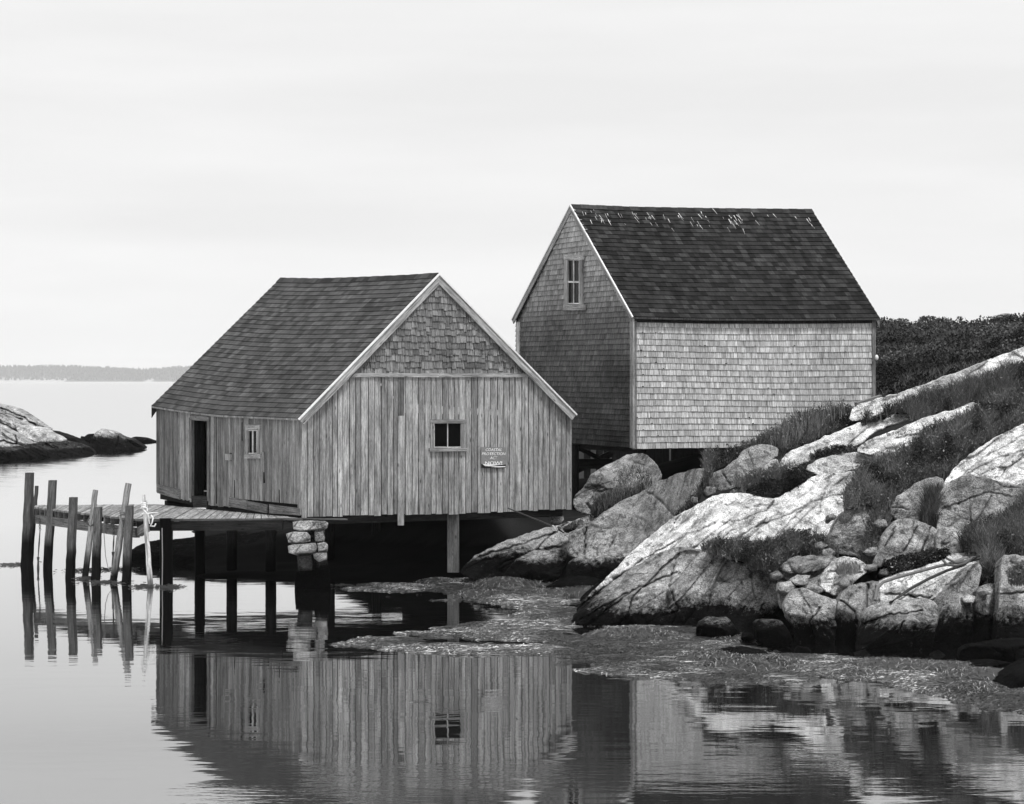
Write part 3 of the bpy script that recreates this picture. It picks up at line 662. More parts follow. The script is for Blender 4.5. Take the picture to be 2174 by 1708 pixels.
mb.build('bird_droppings', PLANT, roof2, kind='stuff')
mb = MB()
for i in range(10):
    a, b = i / 10, (i + 1) / 10; mb.qbox(GE(a) + [0, 0, -.05] + n2r * .01, GE(b) + [0, 0, -.05] + n2r * .01, GE(b) + n2r * .01, GE(a) + n2r * .01, -n2r * .14, .07)
    mb.qbox(GE(a) + [0, 0, -.13] - n2r * .1, GE(b) + [0, 0, -.13] - n2r * .1, GE(b) + [0, 0, -.05] - n2r * .1, GE(a) + [0, 0, -.05] - n2r * .1, -n2r * .05, .03)
mb.build('fascia', WOOD, fish)
def rake2(P, Q, wd, off0, alb, mat, name, th, drop):
    d = Q - P; d /= np.linalg.norm(d); dn = np.cross(d, n2g); dn /= np.linalg.norm(dn); dn = -dn if dn[2] > 0 else dn
    mb = MB(); a = P + dn * drop + n2g * off0; b = Q + dn * drop + n2g * off0
    mb.qbox(a, a + dn * wd, b + dn * wd, b, n2g * -th, alb); mb.build(name, mat, fish)
for Q in (GE(0), GB(0)):
    rake2(GR(0), Q, .13, .03, .36, WOOD, 'rake_board', .03, .03); rake2(GR(0), Q, .035, .05, .7, WHITE, 'drip_edge', .04, -.01)
mb = MB(); t = GE(1); mb.qbox(t + [0, 0, -.26], t + [0, 0, -.05] - r2.d * .1, t + (GR(1) - t) * .1, t, n2r * -.03, .2); mb.build('rake_board', WOOD, fish, label='tip of the rake board at the far gable')
window(fish, g2, 1204.5, 1230, 552, 646, (7, 5, 10, 6), 13, .42, .8, 1, 1, base=.06)
mb = MB(); c = r2.at(1860, 760, .05) + r2.d * .015
V = []; 
for i in range(7):
    for j in range(10):
        th, ph = math.pi * i / 6, 2 * math.pi * j / 10; V.append(c + .055 * np.array([math.sin(th) * math.cos(ph), math.sin(th) * math.sin(ph), 1.5 * math.cos(th)]))
mb.add(V, [[i * 10 + j, i * 10 + (j + 1) % 10, (i + 1) * 10 + (j + 1) % 10, (i + 1) * 10 + j] for i in range(6) for j in range(10)]); mb.build('wall_lamp', WHITE, fish, smooth=True)
# dark cribbing closing the space under the far side of the shed, with gaps
mb = MB(); rr = random.Random(4)
ca = BL + (BR - BN) * .0 + np.array([0, .2, 0]); 
for i in range(22):
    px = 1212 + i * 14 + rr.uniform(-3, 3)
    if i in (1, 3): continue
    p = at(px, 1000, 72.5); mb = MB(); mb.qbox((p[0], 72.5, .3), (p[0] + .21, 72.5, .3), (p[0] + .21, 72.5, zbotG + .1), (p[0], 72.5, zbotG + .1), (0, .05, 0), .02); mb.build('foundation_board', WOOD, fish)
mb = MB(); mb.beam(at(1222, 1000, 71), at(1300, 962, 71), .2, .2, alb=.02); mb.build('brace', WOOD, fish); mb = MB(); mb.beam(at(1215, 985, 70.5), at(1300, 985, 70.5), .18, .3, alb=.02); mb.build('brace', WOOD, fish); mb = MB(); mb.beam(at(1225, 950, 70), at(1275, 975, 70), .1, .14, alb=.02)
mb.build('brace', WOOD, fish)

# ================================================================== WHARF
wharf = thing('wharf', tuple(at(300, 1100, 54) * [1, 1, 0]), 'low plank wharf with joist ends showing, left of the board shed', 'wharf')
dA, dB, dC, dD, dE = at(72, 1077, 58.6), at(290, 1103, 53.7), at(642, 1101, 52.0), at(425, 1069, 58.4), at(75, 1072.5, 60.0)
dD2 = at(330, 1071, 59.6)
mb = MB(); rr = random.Random(12); n = 46
for i in range(n):   # planks laid across
    a, b = i / n, (i + 1) / n
    def top(t):      # front edge
        return lerp(dA, dB, t / .55) if t < .55 else lerp(dB, dC, (t - .55) / .45)
    def bot(t): return lerp(dE, dD2, t / .5) if t < .5 else lerp(dD2, dD + (dC - dD) * .93, (t - .5) / .5)
    g = .0012; z = np.array([0, 0, rr.uniform(-.006, .006)])
    mb.qbox(top(a + g) + z, top(b - g) + z, bot(b - g) + z, bot(a + g) + z, (0, 0, -.045), .3 * rr.uniform(.75, 1.2))
mb.build('deck', WOOD, wharf)
mb = MB(); mb.qbox(dB + [0, -.02, -.04], dC + [0, -.02, -.04], dC + [0, -.02, .005], dB + [0, -.02, .005], (0, .05, 0), .1, swap=True)
mb.qbox(dB + [0, .04, -.27], dC + [-.45, .1, -.27], dC + [-.45, .1, -.05], dB + [0, .04, -.05], (0, .2, 0), .02, swap=True); mb.build('edge_beam', WOOD, wharf)
mb = MB(); wd_ = (dB - dA) / np.linalg.norm(dB - dA); inn = np.array([-wd_[1], wd_[0], 0]); inn = inn if inn[1] > 0 else -inn
ts = [.01, .055, .105, .21, .245, .30, .43, .50, .565, .70, .76, .86, .93]
for t in ts:
    p = lerp(dA, dB, t) + [0, 0, -.125]; mj = MB(); mj.beam(p + inn * .02, p + inn * 1.1, .075, .14, alb=.17 * random.uniform(.8, 1.2)); mj.build('joist', WOOD, wharf)
for t0, t1, y0 in ((.0, .36, -.30), (.35, .72, -.315), (.71, .98, -.32)):
    a = lerp(dA, dB, t0) + [0, 0, y0]; b = lerp(dA, dB, t1) + [0, 0, y0]; mj = MB(); mj.beam(a + inn * .08, b + inn * .08, .12, .22, alb=.19 * random.uniform(.85, 1.1)); mj.build('stringer', WOOD, wharf)
mj = MB(); mj.beam(dB + [.05, .08, -.3], at(312, 1120, 53.5), .12, .2, alb=.16); mj.build('stringer', WOOD, wharf)
for px, Y, r_ in ((353, 53.4, .15), (424, 56, .11)):
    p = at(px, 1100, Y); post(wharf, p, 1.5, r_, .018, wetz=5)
mb = MB(); p = at(344, 1105, 53.1); mb.tube([(p[0], p[1], 1.3), (p[0] + .01, p[1], .6), (p[0], p[1], -.1)], .012, 5, .25); mb.build('hanging_line', ROPE, wharf)
mb = MB(); mb.beam(gp.at(640, 1101.5, .1), gp.at(735, 1103, .15), .16, .03, alb=.12); mb.build('plank_end', WOOD, wharf)
# ================================================================== MOORING PILES
def pile(px0, py0, px1, py1, Yb, w0, w1, label, square=False, alb=.17, wetz=.62, alb_lo=None, Ytop=None, smooth=None, cap=None):
    top = at(px0, py0, Ytop or Yb); bot = at(px1, py1, Yb); d = (bot - top) / np.linalg.norm(bot - top); bot = bot + d * .5
    root = thing('mooring_pile', (bot[0], bot[1], -.4), label, 'pile', 'mooring piles along the wharf')
    m = 14; P = [lerp(top, bot, i / (m - 1)) for i in range(m)]; jit = random.Random(int(px0))
    P = [p + np.array([jit.uniform(-.008, .008), 0, 0]) if 0 < i < m - 1 else p for i, p in enumerate(P)]
    r = [lerp(w0, w1, i / (m - 1)) / 2 / F * Yb * (1.3 if square else 1) for i in range(m)]
    wet = [min(max((wetz - p[2]) / .25 + .5, 0), 1) for p in P]
    mb = MB()
    if square:
        an = jit.uniform(-.35, .1)
        for i in range(m - 1):
            ca, sa_ = math.cos(an), math.sin(an); h0 = r[i] / 1.3; h1 = r[i + 1] / 1.3
            cr = [(-1, -1), (1, -1), (1, 1), (-1, 1)]
            def ring(p, h): return [p + np.array([(x * ca - y * sa_) * h * .92, (x * sa_ + y * ca) * h * .92, 0]) for x, y in cr]
            A = ring(P[i], h0); B = ring(P[i + 1], h1); L0 = i * .25
            for k in range(4):
                k2 = (k + 1) % 4; go = px0 + k
                mb.add([A[k], A[k2], B[k2], B[k]], [[0, 1, 2, 3]], [[go, L0, 0], [go + .2, L0, 0], [go + .2, L0 + .25, 0], [go, L0 + .25, 0]], [alb * (1.25 if k == 3 else 1)] * 4, [wet[i], wet[i], wet[i + 1], wet[i + 1]])
            if i == 0: mb.add(A, [[0, 1, 2, 3]], None, alb * .9)
    else: mb.tube(P, r, 10, alb, wet, .07)
    o = mb.build('pile_shaft', POLE, root, smooth=not square)
    return root, P, r
PD = {}
PD[1] = pile(63, 1004, 56, 1203, 58.6, 15.5, 20, 'tallest square grey pile at the far left end of the wharf', True, .09, .8)
PD[12] = pile(60, 1072, 49, 1203, 58.9, 10, 15, 'stout split pile pressed against the tallest far left pile', False, .12, .75)
PD[2] = pile(112, 1020, 101, 1206, 57.8, 15.5, 17, 'second square pile from the left, slightly leaning', True, .12, .68)
PD[3] = pile(156, 1056, 149, 1227, 55.3, 15, 17.5, 'shorter square pile third from the left end of the wharf', True, .11, .68)
PD[4] = pile(203, 1041, 180, 1229, 55.4, 11.5, 14.5, 'round peeled pile leaning left behind a short square one', False, .3, .5, Ytop=55.8)
PD[5] = pile(209, 1077, 203, 1231, 54.6, 15, 18.5, 'short square pile in front of the round leaning one', True, .12, .68)
PD[6] = pile(273, 1027, 240, 1237, 54.2, 13.5, 16, 'tall pale pile leaning right with rope tied at deck level', False, .26, .28, Ytop=54.6)
PD[7] = pile(275, 1074, 268, 1238, 53.7, 16, 18.5, 'short square pile crossing the tall leaning pale one', True, .12, .58)
PD[8] = pile(305, 1051, 319.5, 1246, 52.9, 7, 14, 'thin bare white pole wrapped with rope, nearest the shed', False, .6, .12, Ytop=53.2)
PD[9] = pile(78, 1032, 66, 1195, 59.8, 8, 9, 'barnacled dark pole just behind the tallest pile', False, .08, .9)
def tubes(name, mat, polys, r, alb, label=None, cat=None, parent=None, n=6, group=None):
    mb = MB()
    for P in polys: mb.tube(P, r, n, alb)
    k = {}
    if label: k = dict(label=label, category=cat)
    if group: k['group'] = group
    return mb.build(name, mat, parent, smooth=True, **k)
# rope coiled on the white pole
def coil(Pl, y0, y1, turns, rr_, Yb):
    pts = []; 
    for i in range(turns * 14 + 1):
        f = i / (turns * 14); a = f * turns * 2 * math.pi; c0 = lerp(Pl[0], Pl[-1], 0)
        py = lerp(y0, y1, f); zz = HC - (py - CY) / F * Yb; t = (zz - Pl[0][2]) / (Pl[-1][2] - Pl[0][2]); c = lerp(Pl[0], Pl[-1], t)
        pts.append(c + np.array([math.cos(a) * rr_, math.sin(a) * rr_, .02 * math.sin(a + 1)]))
    return pts
P8 = PD[8][1]
tubes('mooring_rope', ROPE, [coil(P8, 1066, 1079, 4, .062, 53), [at(302, 1079, 52.85), at(308, 1086, 52.8), at(314, 1092, 52.8), at(316, 1104, 52.85), at(317.5, 1112, 52.9)],
     [at(299, 1094, 52.85), at(305, 1090, 52.8), at(312, 1091, 52.8), at(322, 1089.5, 53), at(335, 1090, 53.4)], [at(321, 1094, 53.0), at(325, 1100, 52.9), at(323, 1110, 52.9), at(319, 1117, 52.9), at(328, 1118, 53), at(331, 1112, 53)], [at(299, 1080, 52.9), at(304, 1076, 52.8), at(312, 1079, 52.8), at(313, 1086, 52.8)]], .017, .75, 'white rope coiled and knotted round the thin bare pole', 'rope')
P6 = PD[6][1]
tubes('mooring_rope', ROPE, [coil(P6, 1085, 1090, 2, .10, 54.4) + [at(258, 1092, 54.0), at(252, 1096, 54), at(257, 1108, 53.9), at(262, 1122, 53.9)]], .013, .2, 'dark rope tied round the leaning pale pile at deck level', 'rope')
tubes('slack_line', ROPE, [[at(217, 1090, 54.9), at(221, 1100, 54.8), at(220, 1120, 54.8), at(222, 1150, 54.8), at(224, 1180, 54.6), at(229, 1205, 54.3), at(238, 1222, 54.0)]], .009, .2, 'thin slack line drooping from the deck edge to the water', 'rope')
tubes('rope_bundle', ROPE, [[at(188 + 3 * math.sin(k), 1100, 54.9), at(186 - k, 1108 + k, 54.8), at(191, 1118, 54.8), at(198, 1113 + k, 54.8), at(200, 1100 + k, 54.8)] for k in range(4)], .009, .08, 'tangled dark rope hanging on the beam beside the short square pile', 'rope')
def chain(px, py0, py1, pyr, Y, label, pxb):
    root = thing('mooring_chain', tuple(at(pxb, pyr, Y)), label, 'chain', 'chains hanging from the wharf')
    a, b = at(px, py0, Y), at(px + 1, py1, Y); n = 8
    for i in range(n):
        c = lerp(a, b, (i + .5) / n); L = np.linalg.norm(b - a) / n * .66; P = []
        for k in range(10):
            an = 2 * math.pi * k / 10; s_ = np.array([1, 0, 0]) if i % 2 else np.array([.35, .9, 0]); P.append(c + np.array([0, 0, 1]) * math.cos(an) * L + s_ * math.sin(an) * .022)
        mb = MB(); mb.tube(P, .008, 5, .05, closed=True); mb.build('chain_link', METAL, root, smooth=True)
    mb = MB(); mb.tube([b, lerp(b, at(pxb, pyr, Y), .5), at(pxb, pyr, Y)], [.012, .02, .012], 6, .05); e = at(pxb, pyr, Y)
    mb.tube([e, e + [0, 0, -.05], e + [0, 0, -.1], e + [0, 0, -.3], e + [-.01, 0, -.62]], [.035, .03, .02, .035, .03], 6, .02); mb.build('shackle_rod', METAL, root, smooth=True)
chain(84, 1100, 1126, 1183, 57.9, 'long rusty chain and rod hanging near the far left piles', 81)
chain(241, 1105, 1138, 1172, 54.6, 'shorter rusty chain hanging beside the leaning pale pile', 240)

# ================================================================== ROCKS
def cdist(px, py, line):
    best = np.full(px.shape, 1e9)
    for a, b in zip(line, line[1:]):
        a = np.array(a, float); b = np.array(b, float); e = b - a
        t = np.clip(((px - a[0]) * e[0] + (py - a[1]) * e[1]) / (e @ e + 1e-9), 0, 1)
        best = np.minimum(best, np.hypot(px - a[0] - t * e[0], py - a[1] - t * e[1]))
    return best
def rock_mesh(mb, poly, Y, T=.5, gx=0.0, gy=-.006, res=2.2, w=None, cracks=(), alb=.42, tide=.42, tsoft=.28, ang=-.5, amp=.1, seed=1, strata=0.0, wetall=0.0, edge=1.5, depth=1.4, cs=.9, facets=8, sharp=False):
    P = chaikin(poly, 0 if sharp else 1); x0, y0 = P.min(0) - 4; x1, y1 = P.max(0) + 4
    xs = np.arange(x0, x1 + res, res); ys = np.arange(y0, y1 + res, res); px, py = np.meshgrid(xs, ys)
    nz_ = (fbm(px / 14, py / 14, seed, 3) - .5) * 2 * edge * 2
    def sd(a, b): return sdist(a, b, P) + (fbm(a / 14, b / 14, seed, 3) - .5) * 2 * edge * 2
    d = sd(px, py)
    keep = d > 0
    cell = keep[:-1, :-1] | keep[1:, :-1] | keep[:-1, 1:] | keep[1:, 1:]
    need = np.zeros_like(keep); need[:-1, :-1] |= cell; need[1:, :-1] |= cell; need[:-1, 1:] |= cell; need[1:, 1:] |= cell
    for _ in range(2):       # pull outside vertices of rim cells onto the outline
        h = .5; gxx = (sd(px + h, py) - sd(px - h, py)) / (2 * h); gyy = (sd(px, py + h) - sd(px, py - h)) / (2 * h); gg = np.maximum(gxx ** 2 + gyy ** 2, .3)
        mv = np.where(d < 0, -d, 0); px = px + np.clip(mv * gxx / gg, -res * 1.6, res * 1.6); py = py + np.clip(mv * gyy / gg, -res * 1.6, res * 1.6); d = sd(px, py)
    if w is None: w = max(8, d.max() * .55)
    w = w * .5; dd = np.clip(d / w, 0, 1); prof = np.sqrt(1 - (1 - dd) ** 2)
    ca, sa_ = math.cos(ang), math.sin(ang); u = px * ca + py * sa_; v = -px * sa_ + py * ca
    s = Y / F; fr = 1.0 if np.ptp(P[:, 0]) > 40 else .3      # metres per picture px
    cx_, cy_ = P.mean(0)
    rr_ = random.Random(seed * 7 + 1); sxp, syp = max(np.ptp(P[:, 0]) / 2, 6), max(np.ptp(P[:, 1]) / 2, 6)
    for _ in range(facets):        # planar cuts make the block angular
        th = rr_.uniform(0, 2 * math.pi); q = ((px - cx_) / sxp * math.cos(th) + (py - cy_) / syp * math.sin(th)); h_ = rr_.uniform(.6, .98) - rr_.uniform(.25, .9) * q
        k_ = np.clip((h_ - prof) / .12 + .5, 0, 1); prof = h_ * (1 - k_) + prof * k_
    prof = np.maximum(prof, -.4)
    # fracture network: long narrow cells along the grain of the rock
    cu, cvv = (1.5, .34) if strata else (.9, .7)
    U = u * s / cu + .35 * fbm(u * s / .6, v * s / .5, seed + 21, 2); Vv = v * s / cvv + .5 * fbm(u * s / .9, v * s / .5, seed + 22, 2)
    iu, iv = np.floor(U), np.floor(Vv); f1 = np.full(U.shape, 9.); f2 = np.full(U.shape, 9.); cid = np.zeros(U.shape)
    for a_ in (-1, 0, 1):
        for b_ in (-1, 0, 1):
            qx = iu + a_ + hsh(iu + a_, iv + b_, seed + 30); qy = iv + b_ + hsh(iu + a_, iv + b_, seed + 31); dq = np.hypot(U - qx, Vv - qy); idc = hsh(iu + a_, iv + b_, seed + 32)
            nearer = dq < f1; f2 = np.where(nearer, f1, np.minimum(f2, dq)); cid = np.where(nearer, idc, cid); f1 = np.minimum(f1, dq)
    frac = np.exp(-((f2 - f1) / .03) ** 2) * np.clip((vn(U * .7, Vv * .7, seed + 33) - .5) * 6, 0, 1)
    U2 = u * s / .5 + .5 * fbm(u * s / .3, v * s / .3, seed + 41, 2); V2 = v * s / .26 + .5 * fbm(u * s / .4, v * s / .3, seed + 42, 2)
    iu, iv = np.floor(U2), np.floor(V2); f1 = np.full(U.shape, 9.); f2 = np.full(U.shape, 9.); cid2 = np.zeros(U.shape)
    for a_ in (-1, 0, 1):
        for b_ in (-1, 0, 1):
            qx = iu + a_ + hsh(iu + a_, iv + b_, seed + 50); qy = iv + b_ + hsh(iu + a_, iv + b_, seed + 51); dq = np.hypot(U2 - qx, V2 - qy); idc = hsh(iu + a_, iv + b_, seed + 52)
            nearer = dq < f1; f2 = np.where(nearer, f1, np.minimum(f2, dq)); cid2 = np.where(nearer, idc, cid2); f1 = np.minimum(f1, dq)
    frac2 = np.exp(-((f2 - f1) / .07) ** 2) * np.clip((vn(U2 * .35, V2 * .35, seed + 53) - .55) * 6, 0, 1)
    big = (fbm(u * s / 1.6, v * s / .55, seed + 3, 3) - .5) * 2; mid_ = (fbm(u * s / .5, v * s / .2, seed + 5, 4) - .5) * 2
    rid = 1 - np.abs(fbm(u * s / 1.2, v * s / .28, seed + 9, 3) - .5) * 2; rid = np.clip((rid - .86) / .14, 0, 1)
    gyf = gy if not callable(gy) else None
    Yd = Y + gx * (px - cx_) + (gy * (cy_ - py) * -1 if gyf is not None else gy(px, py)) - T * prof - amp * 1.6 * big - amp * .5 * mid_ + strata * .35 * rid + (.05 + .12 * strata) * frac * min(1, Y / 45) * fr + (.9 * amp + .2 * strata) * (cid - .5) * fr + .03 * frac2 * fr + .07 * (cid2 - .5) * fr * np.clip(fbm(px / 40, py / 40, seed + 60, 2) * 3 - 1, 0, 1)
    alb_v = np.full(px.shape, alb) * (1 - .25 * rid * (strata > 0)) * (1 - .45 * frac * fr) * (1 - .4 * frac2 * fr) * (1 + .25 * (cid - .5)) * (1 + .18 * (cid2 - .5))
    for c in cracks:
        cw = 1.6; dc = cdist(px + 5 * (vn(px / 9, py / 9, 77) - .5), py + 5 * (vn(px / 9, py / 9, 78) - .5), c)
        k = np.exp(-(dc / cw) ** 2); Yd = Yd + .16 * k * cs * max(1, Y / 50) ** 1.6; alb_v = alb_v * (1 - .6 * k * cs)
    Yd = remap(px, Yd) if Y < 70 else Yd
    X = (px - CX) / F * Yd; Z = HC - (py - CY) / F * Yd
    wet = np.clip((tide - Z + .45 * (fbm(X * .8, Z * .9 + X * .2, seed + 4, 3) - .5)) / tsoft + .5, 0, 1); wet = np.maximum(wet, wetall)
    idx = -np.ones(px.shape, int); idx[need] = np.arange(need.sum())
    V = np.stack([X, Yd, Z], -1)[need]; n0 = len(V)
    ci, cj = np.nonzero(cell)
    Fc = np.stack([idx[ci + 1, cj], idx[ci + 1, cj + 1], idx[ci, cj + 1], idx[ci, cj]], -1)
    # rim edges -> closed back
    ed = {}
    for f in Fc.tolist():
        for a, b in zip(f, f[1:] + f[:1]):
            if (b, a) in ed: del ed[(b, a)]
            else: ed[(a, b)] = 1
    ctr = V.mean(0) + [0, depth, 0]; rim = sorted({a for e_ in ed for a in e_}); rm = {a: i for i, a in enumerate(rim)}
    R0 = V[rim]; R1_ = lerp(R0, ctr, .12) + [0, depth * .45, -.05]; R2_ = lerp(R0, ctr, .5) + [0, depth * .55, -.15]
    VV = np.concatenate([V, R1_, R2_, ctr[None]]); k1 = n0; k2 = n0 + len(rim); k3 = k2 + len(rim)
    ex = []
    for a, b in ed:
        ia, ib = rm[a], rm[b]; ex += [[b, a, k1 + ia, k1 + ib], [k1 + ib, k1 + ia, k2 + ia, k2 + ib], [k2 + ib, k2 + ia, k3, k2 + ib]]
    aa = np.concatenate([alb_v[need], np.full(2 * len(rim) + 1, alb)]); ww = np.concatenate([wet[need], wet[need][rim], wet[need][rim], [0]])
    mb.add(VV, np.concatenate([Fc, np.array(ex)]), None, aa, ww)
    return np.array([cx_, cy_])
def ledge(name, specs, **props):
    mb = MB()
    for s_ in specs: rock_mesh(mb, **s_)
    return mb.build(name, GRAN, smooth=True, **props)
S = lambda poly, Y, **k: dict(poly=poly, Y=Y, **k)
# --- slabs of bedrock (part of the terrain)
led = []
led.append(S([(973, 1209), (1018, 1173), (1093, 1140), (1168, 1119), (1258, 1093), (1270, 1098), (1213, 1141), (1205, 1183), (1190, 1228), (1108, 1246), (1033, 1243), (985, 1225)], 54.6, T=.5, gy=-.012, gx=.003, ang=-.4, amp=.16, strata=.25, w=30, cracks=[[(1020, 1180), (1100, 1158), (1180, 1130)], [(1060, 1200), (1120, 1175), (1200, 1160)]], alb=0.34, seed=11, tide=.62, tsoft=.4))
led.append(S([(1060, 1240), (1075, 1210), (1100, 1185), (1130, 1168), (1175, 1170), (1195, 1190), (1190, 1232), (1130, 1248)], 53.6, T=.7, gy=-.006, ang=-.7, amp=.12, alb=0.28, seed=12, tide=.62, tsoft=.3))
led.append(S([(1219, 1183), (1303, 1178), (1335, 1172), (1350, 1190), (1312, 1215), (1288, 1238), (1225, 1245), (1198, 1235), (1204, 1198)], 52.6, T=.5, alb=.36, seed=13, tide=.62, amp=.1))
led.append(S([(1215, 1302), (1250, 1262), (1290, 1226), (1340, 1171), (1390, 1131), (1432, 1096), (1480, 1071), (1521, 1049), (1582, 1046), (1640, 1060), (1657, 1055), (1690, 1030), (1726, 1010), (1777, 1004), (1821, 999), (1814, 1038), (1800, 1062), (1790, 1098), (1755, 1150), (1700, 1165), (1627, 1170), (1521, 1190), (1450, 1185), (1380, 1215), (1300, 1280), (1250, 1310)], 49.6, T=1.0, gy=-.024, gx=.002, ang=-.66, amp=.4, strata=.55, w=34, alb=.72, seed=14, cracks=[[(1230, 1290), (1300, 1235), (1380, 1180), (1450, 1140), (1520, 1110)], [(1300, 1260), (1400, 1190), (1480, 1160)], [(1521, 1175), (1600, 1120), (1680, 1090), (1740, 1060), (1790, 1050)], [(1640, 1160), (1665, 1120), (1700, 1085)], [(1560, 1165), (1640, 1100)], [(1600, 1075), (1650, 1070)]], tide=.5, tsoft=.5))
led.append(S([(1205, 1318), (1260, 1272), (1320, 1220), (1400, 1172), (1450, 1159), (1521, 1174), (1560, 1192), (1600, 1203), (1640, 1218), (1657, 1260), (1652, 1325), (1560, 1348), (1400, 1352), (1280, 1336), (1220, 1330)], 45.9, T=1.7, gy=-.010, ang=-.75, amp=.22, strata=.2, w=60, alb=0.33, seed=15, cracks=[[(1444, 1165), (1428, 1215), (1420, 1245), (1440, 1290), (1425, 1330)], [(1545, 1190), (1520, 1230), (1500, 1300)], [(1590, 1205), (1605, 1270)], [(1270, 1310), (1350, 1250), (1440, 1215)], [(1230, 1318), (1330, 1260)]], tide=.40, tsoft=.5))
led.append(S([(1654, 990), (1663, 968), (1690, 950), (1726, 939), (1762, 923), (1822, 899), (1873, 881), (1912, 871), (1960, 864), (1984, 871), (1945, 889), (1867, 911), (1815, 953), (1777, 962), (1714, 986), (1656, 1000)], 57.0, T=.6, gy=-.030, gx=.003, ang=-.45, amp=.25, strata=.3, w=16, alb=.66, seed=16, tide=-9))
led.append(S([(1812, 958), (1852, 929), (1897, 914), (1942, 895), (2002, 874), (2044, 865), (2072, 849), (2066, 875), (2020, 915), (1957, 948), (1897, 972), (1845, 966)], 55.6, T=.6, gy=-.028, gx=.003, ang=-.45, amp=.25, strata=.3, w=14, alb=.68, seed=17, tide=-9, cracks=[[(1900, 930), (1960, 920), (2000, 900)]]))
led.append(S([(1700, 995), (1760, 965), (1830, 958), (1900, 965), (1870, 985), (1800, 1002), (1740, 1012)], 54.5, T=.4, gy=-.03, ang=-.4, amp=.2, w=12, alb=.5, seed=37, tide=-9))
led.append(S([(1812, 862), (1868, 845), (1915, 832), (1958, 818), (2008, 798), (2074, 775), (2140, 749), (2240, 712), (2240, 745), (2174, 775), (2140, 790), (2107, 800), (2041, 822), (1975, 838), (1908, 862), (1842, 890), (1800, 896)], 60.5, T=.7, gy=-.02, gx=.003, ang=-.36, amp=.3, strata=.25, w=18, alb=.7, seed=18, tide=-9))
led.append(S([(1995, 1052), (2010, 1012), (2046, 975), (2092, 941), (2137, 917), (2174, 898), (2290, 850), (2290, 1080), (2174, 1060), (2100, 1040), (2040, 1040)], 48.6, T=1.0, gy=-.022, gx=.004, ang=-.62, amp=.3, strata=.35, w=30, alb=.72, seed=19, tide=-9, cracks=[[(2020, 1030), (2090, 970), (2174, 925)], [(2050, 1010), (2110, 975), (2200, 950)]]))
led.append(S([(1988, 1062), (2000, 1033), (2046, 1006), (2078, 1008), (2110, 1020), (2152, 1028), (2290, 1060), (2290, 1180), (2174, 1170), (2100, 1165), (2046, 1175), (1990, 1145), (1985, 1103)], 46.2, T=.9, gy=-.007, ang=-.2, amp=.16, w=34, alb=0.3, seed=20, tide=-9, cracks=[[(2060, 1060), (2065, 1150)], [(2000, 1080), (2100, 1045), (2174, 1060)]]))
led.append(S([(1989, 1126), (2020, 1117), (2046, 1130), (2062, 1160), (2035, 1178), (1988, 1182)], 44.8, T=.5, alb=0.36, seed=38, tide=-9))
led.append(S([(1886, 1072), (1911, 1049), (1957, 1019), (1999, 1012), (2006, 1031), (1995, 1052), (1985, 1110), (1930, 1112), (1893, 1100)], 47.4, T=.7, gy=-.008, ang=-.5, amp=.12, w=20, alb=0.3, seed=21, tide=-9, cracks=[[(1893, 1080), (1915, 1076), (1930, 1082)]]))
led.append(S([(1776, 1106), (1791, 1085), (1822, 1073), (1852, 1067), (1866, 1082), (1860, 1109), (1845, 1139), (1845, 1180), (1791, 1182), (1752, 1155)], 47.2, T=.8, gy=-.009, ang=-1.0, amp=.13, w=24, alb=0.34, seed=22, tide=-9))
led.append(S([(1860, 1175), (1876, 1130), (1908, 1100), (1941, 1104), (1982, 1118), (1996, 1130), (1990, 1180), (1941, 1190), (1890, 1200), (1846, 1212)], 45.4, T=.7, gy=-.009, ang=-1.0, amp=.1, w=18, alb=0.34, seed=23, tide=-9, cracks=[[(1946, 1118), (1936, 1140), (1920, 1170)], [(1975, 1120), (1968, 1145), (1955, 1172)], [(1900, 1120), (1880, 1160)]], cs=1.1))
led.append(S([(1850, 1282), (1862, 1238), (1894, 1221), (1958, 1202), (2003, 1189), (2022, 1176), (2060, 1170), (2092, 1176), (2085, 1196), (2056, 1226), (2010, 1260), (1985, 1285), (1894, 1292)], 42.9, T=.6, gy=-.014, gx=.002, ang=-.55, amp=.12, strata=.12, w=18, alb=.6, seed=24, tide=-9, cracks=[[(1880, 1262), (1975, 1268)], [(1862, 1240), (1868, 1285)]]))
led.append(S([(1780, 1262), (1814, 1240), (1840, 1236), (1870, 1232), (1868, 1280), (1840, 1300), (1830, 1345), (1821, 1392), (1764, 1392), (1772, 1318)], 41.7, T=.8, gy=-.005, ang=1.4, amp=.1, w=22, alb=0.3, seed=25, tide=.60, tsoft=.5, cracks=[[(1785, 1275), (1815, 1300), (1825, 1330)], [(1842, 1240), (1840, 1300)]]))
led.append(S([(1985, 1275), (2022, 1236), (2074, 1188), (2086, 1212), (2078, 1244), (2072, 1280), (2068, 1330), (2060, 1400), (1975, 1400), (1985, 1350)], 41.5, T=.8, gy=-.006, ang=-.9, amp=.12, w=26, alb=0.28, seed=26, tide=.60, tsoft=.5))
led.append(S([(2070, 1262), (2086, 1243), (2112, 1238), (2122, 1257), (2122, 1325), (2116, 1400), (2060, 1400), (2068, 1315)], 41.0, T=.6, gy=-.005, amp=.08, w=16, alb=0.32, seed=27, tide=.60, tsoft=.5, cracks=[[(2062, 1300), (2100, 1310)]]))
led.append(S([(2120, 1262), (2124, 1212), (2128, 1179), (2150, 1177), (2198, 1182), (2260, 1190), (2270, 1400), (2112, 1400)], 40.6, T=.6, gy=-.006, amp=.1, w=24, alb=0.32, seed=28, tide=.60, tsoft=.5, cracks=[[(2122, 1262), (2174, 1256), (2250, 1262)]]))
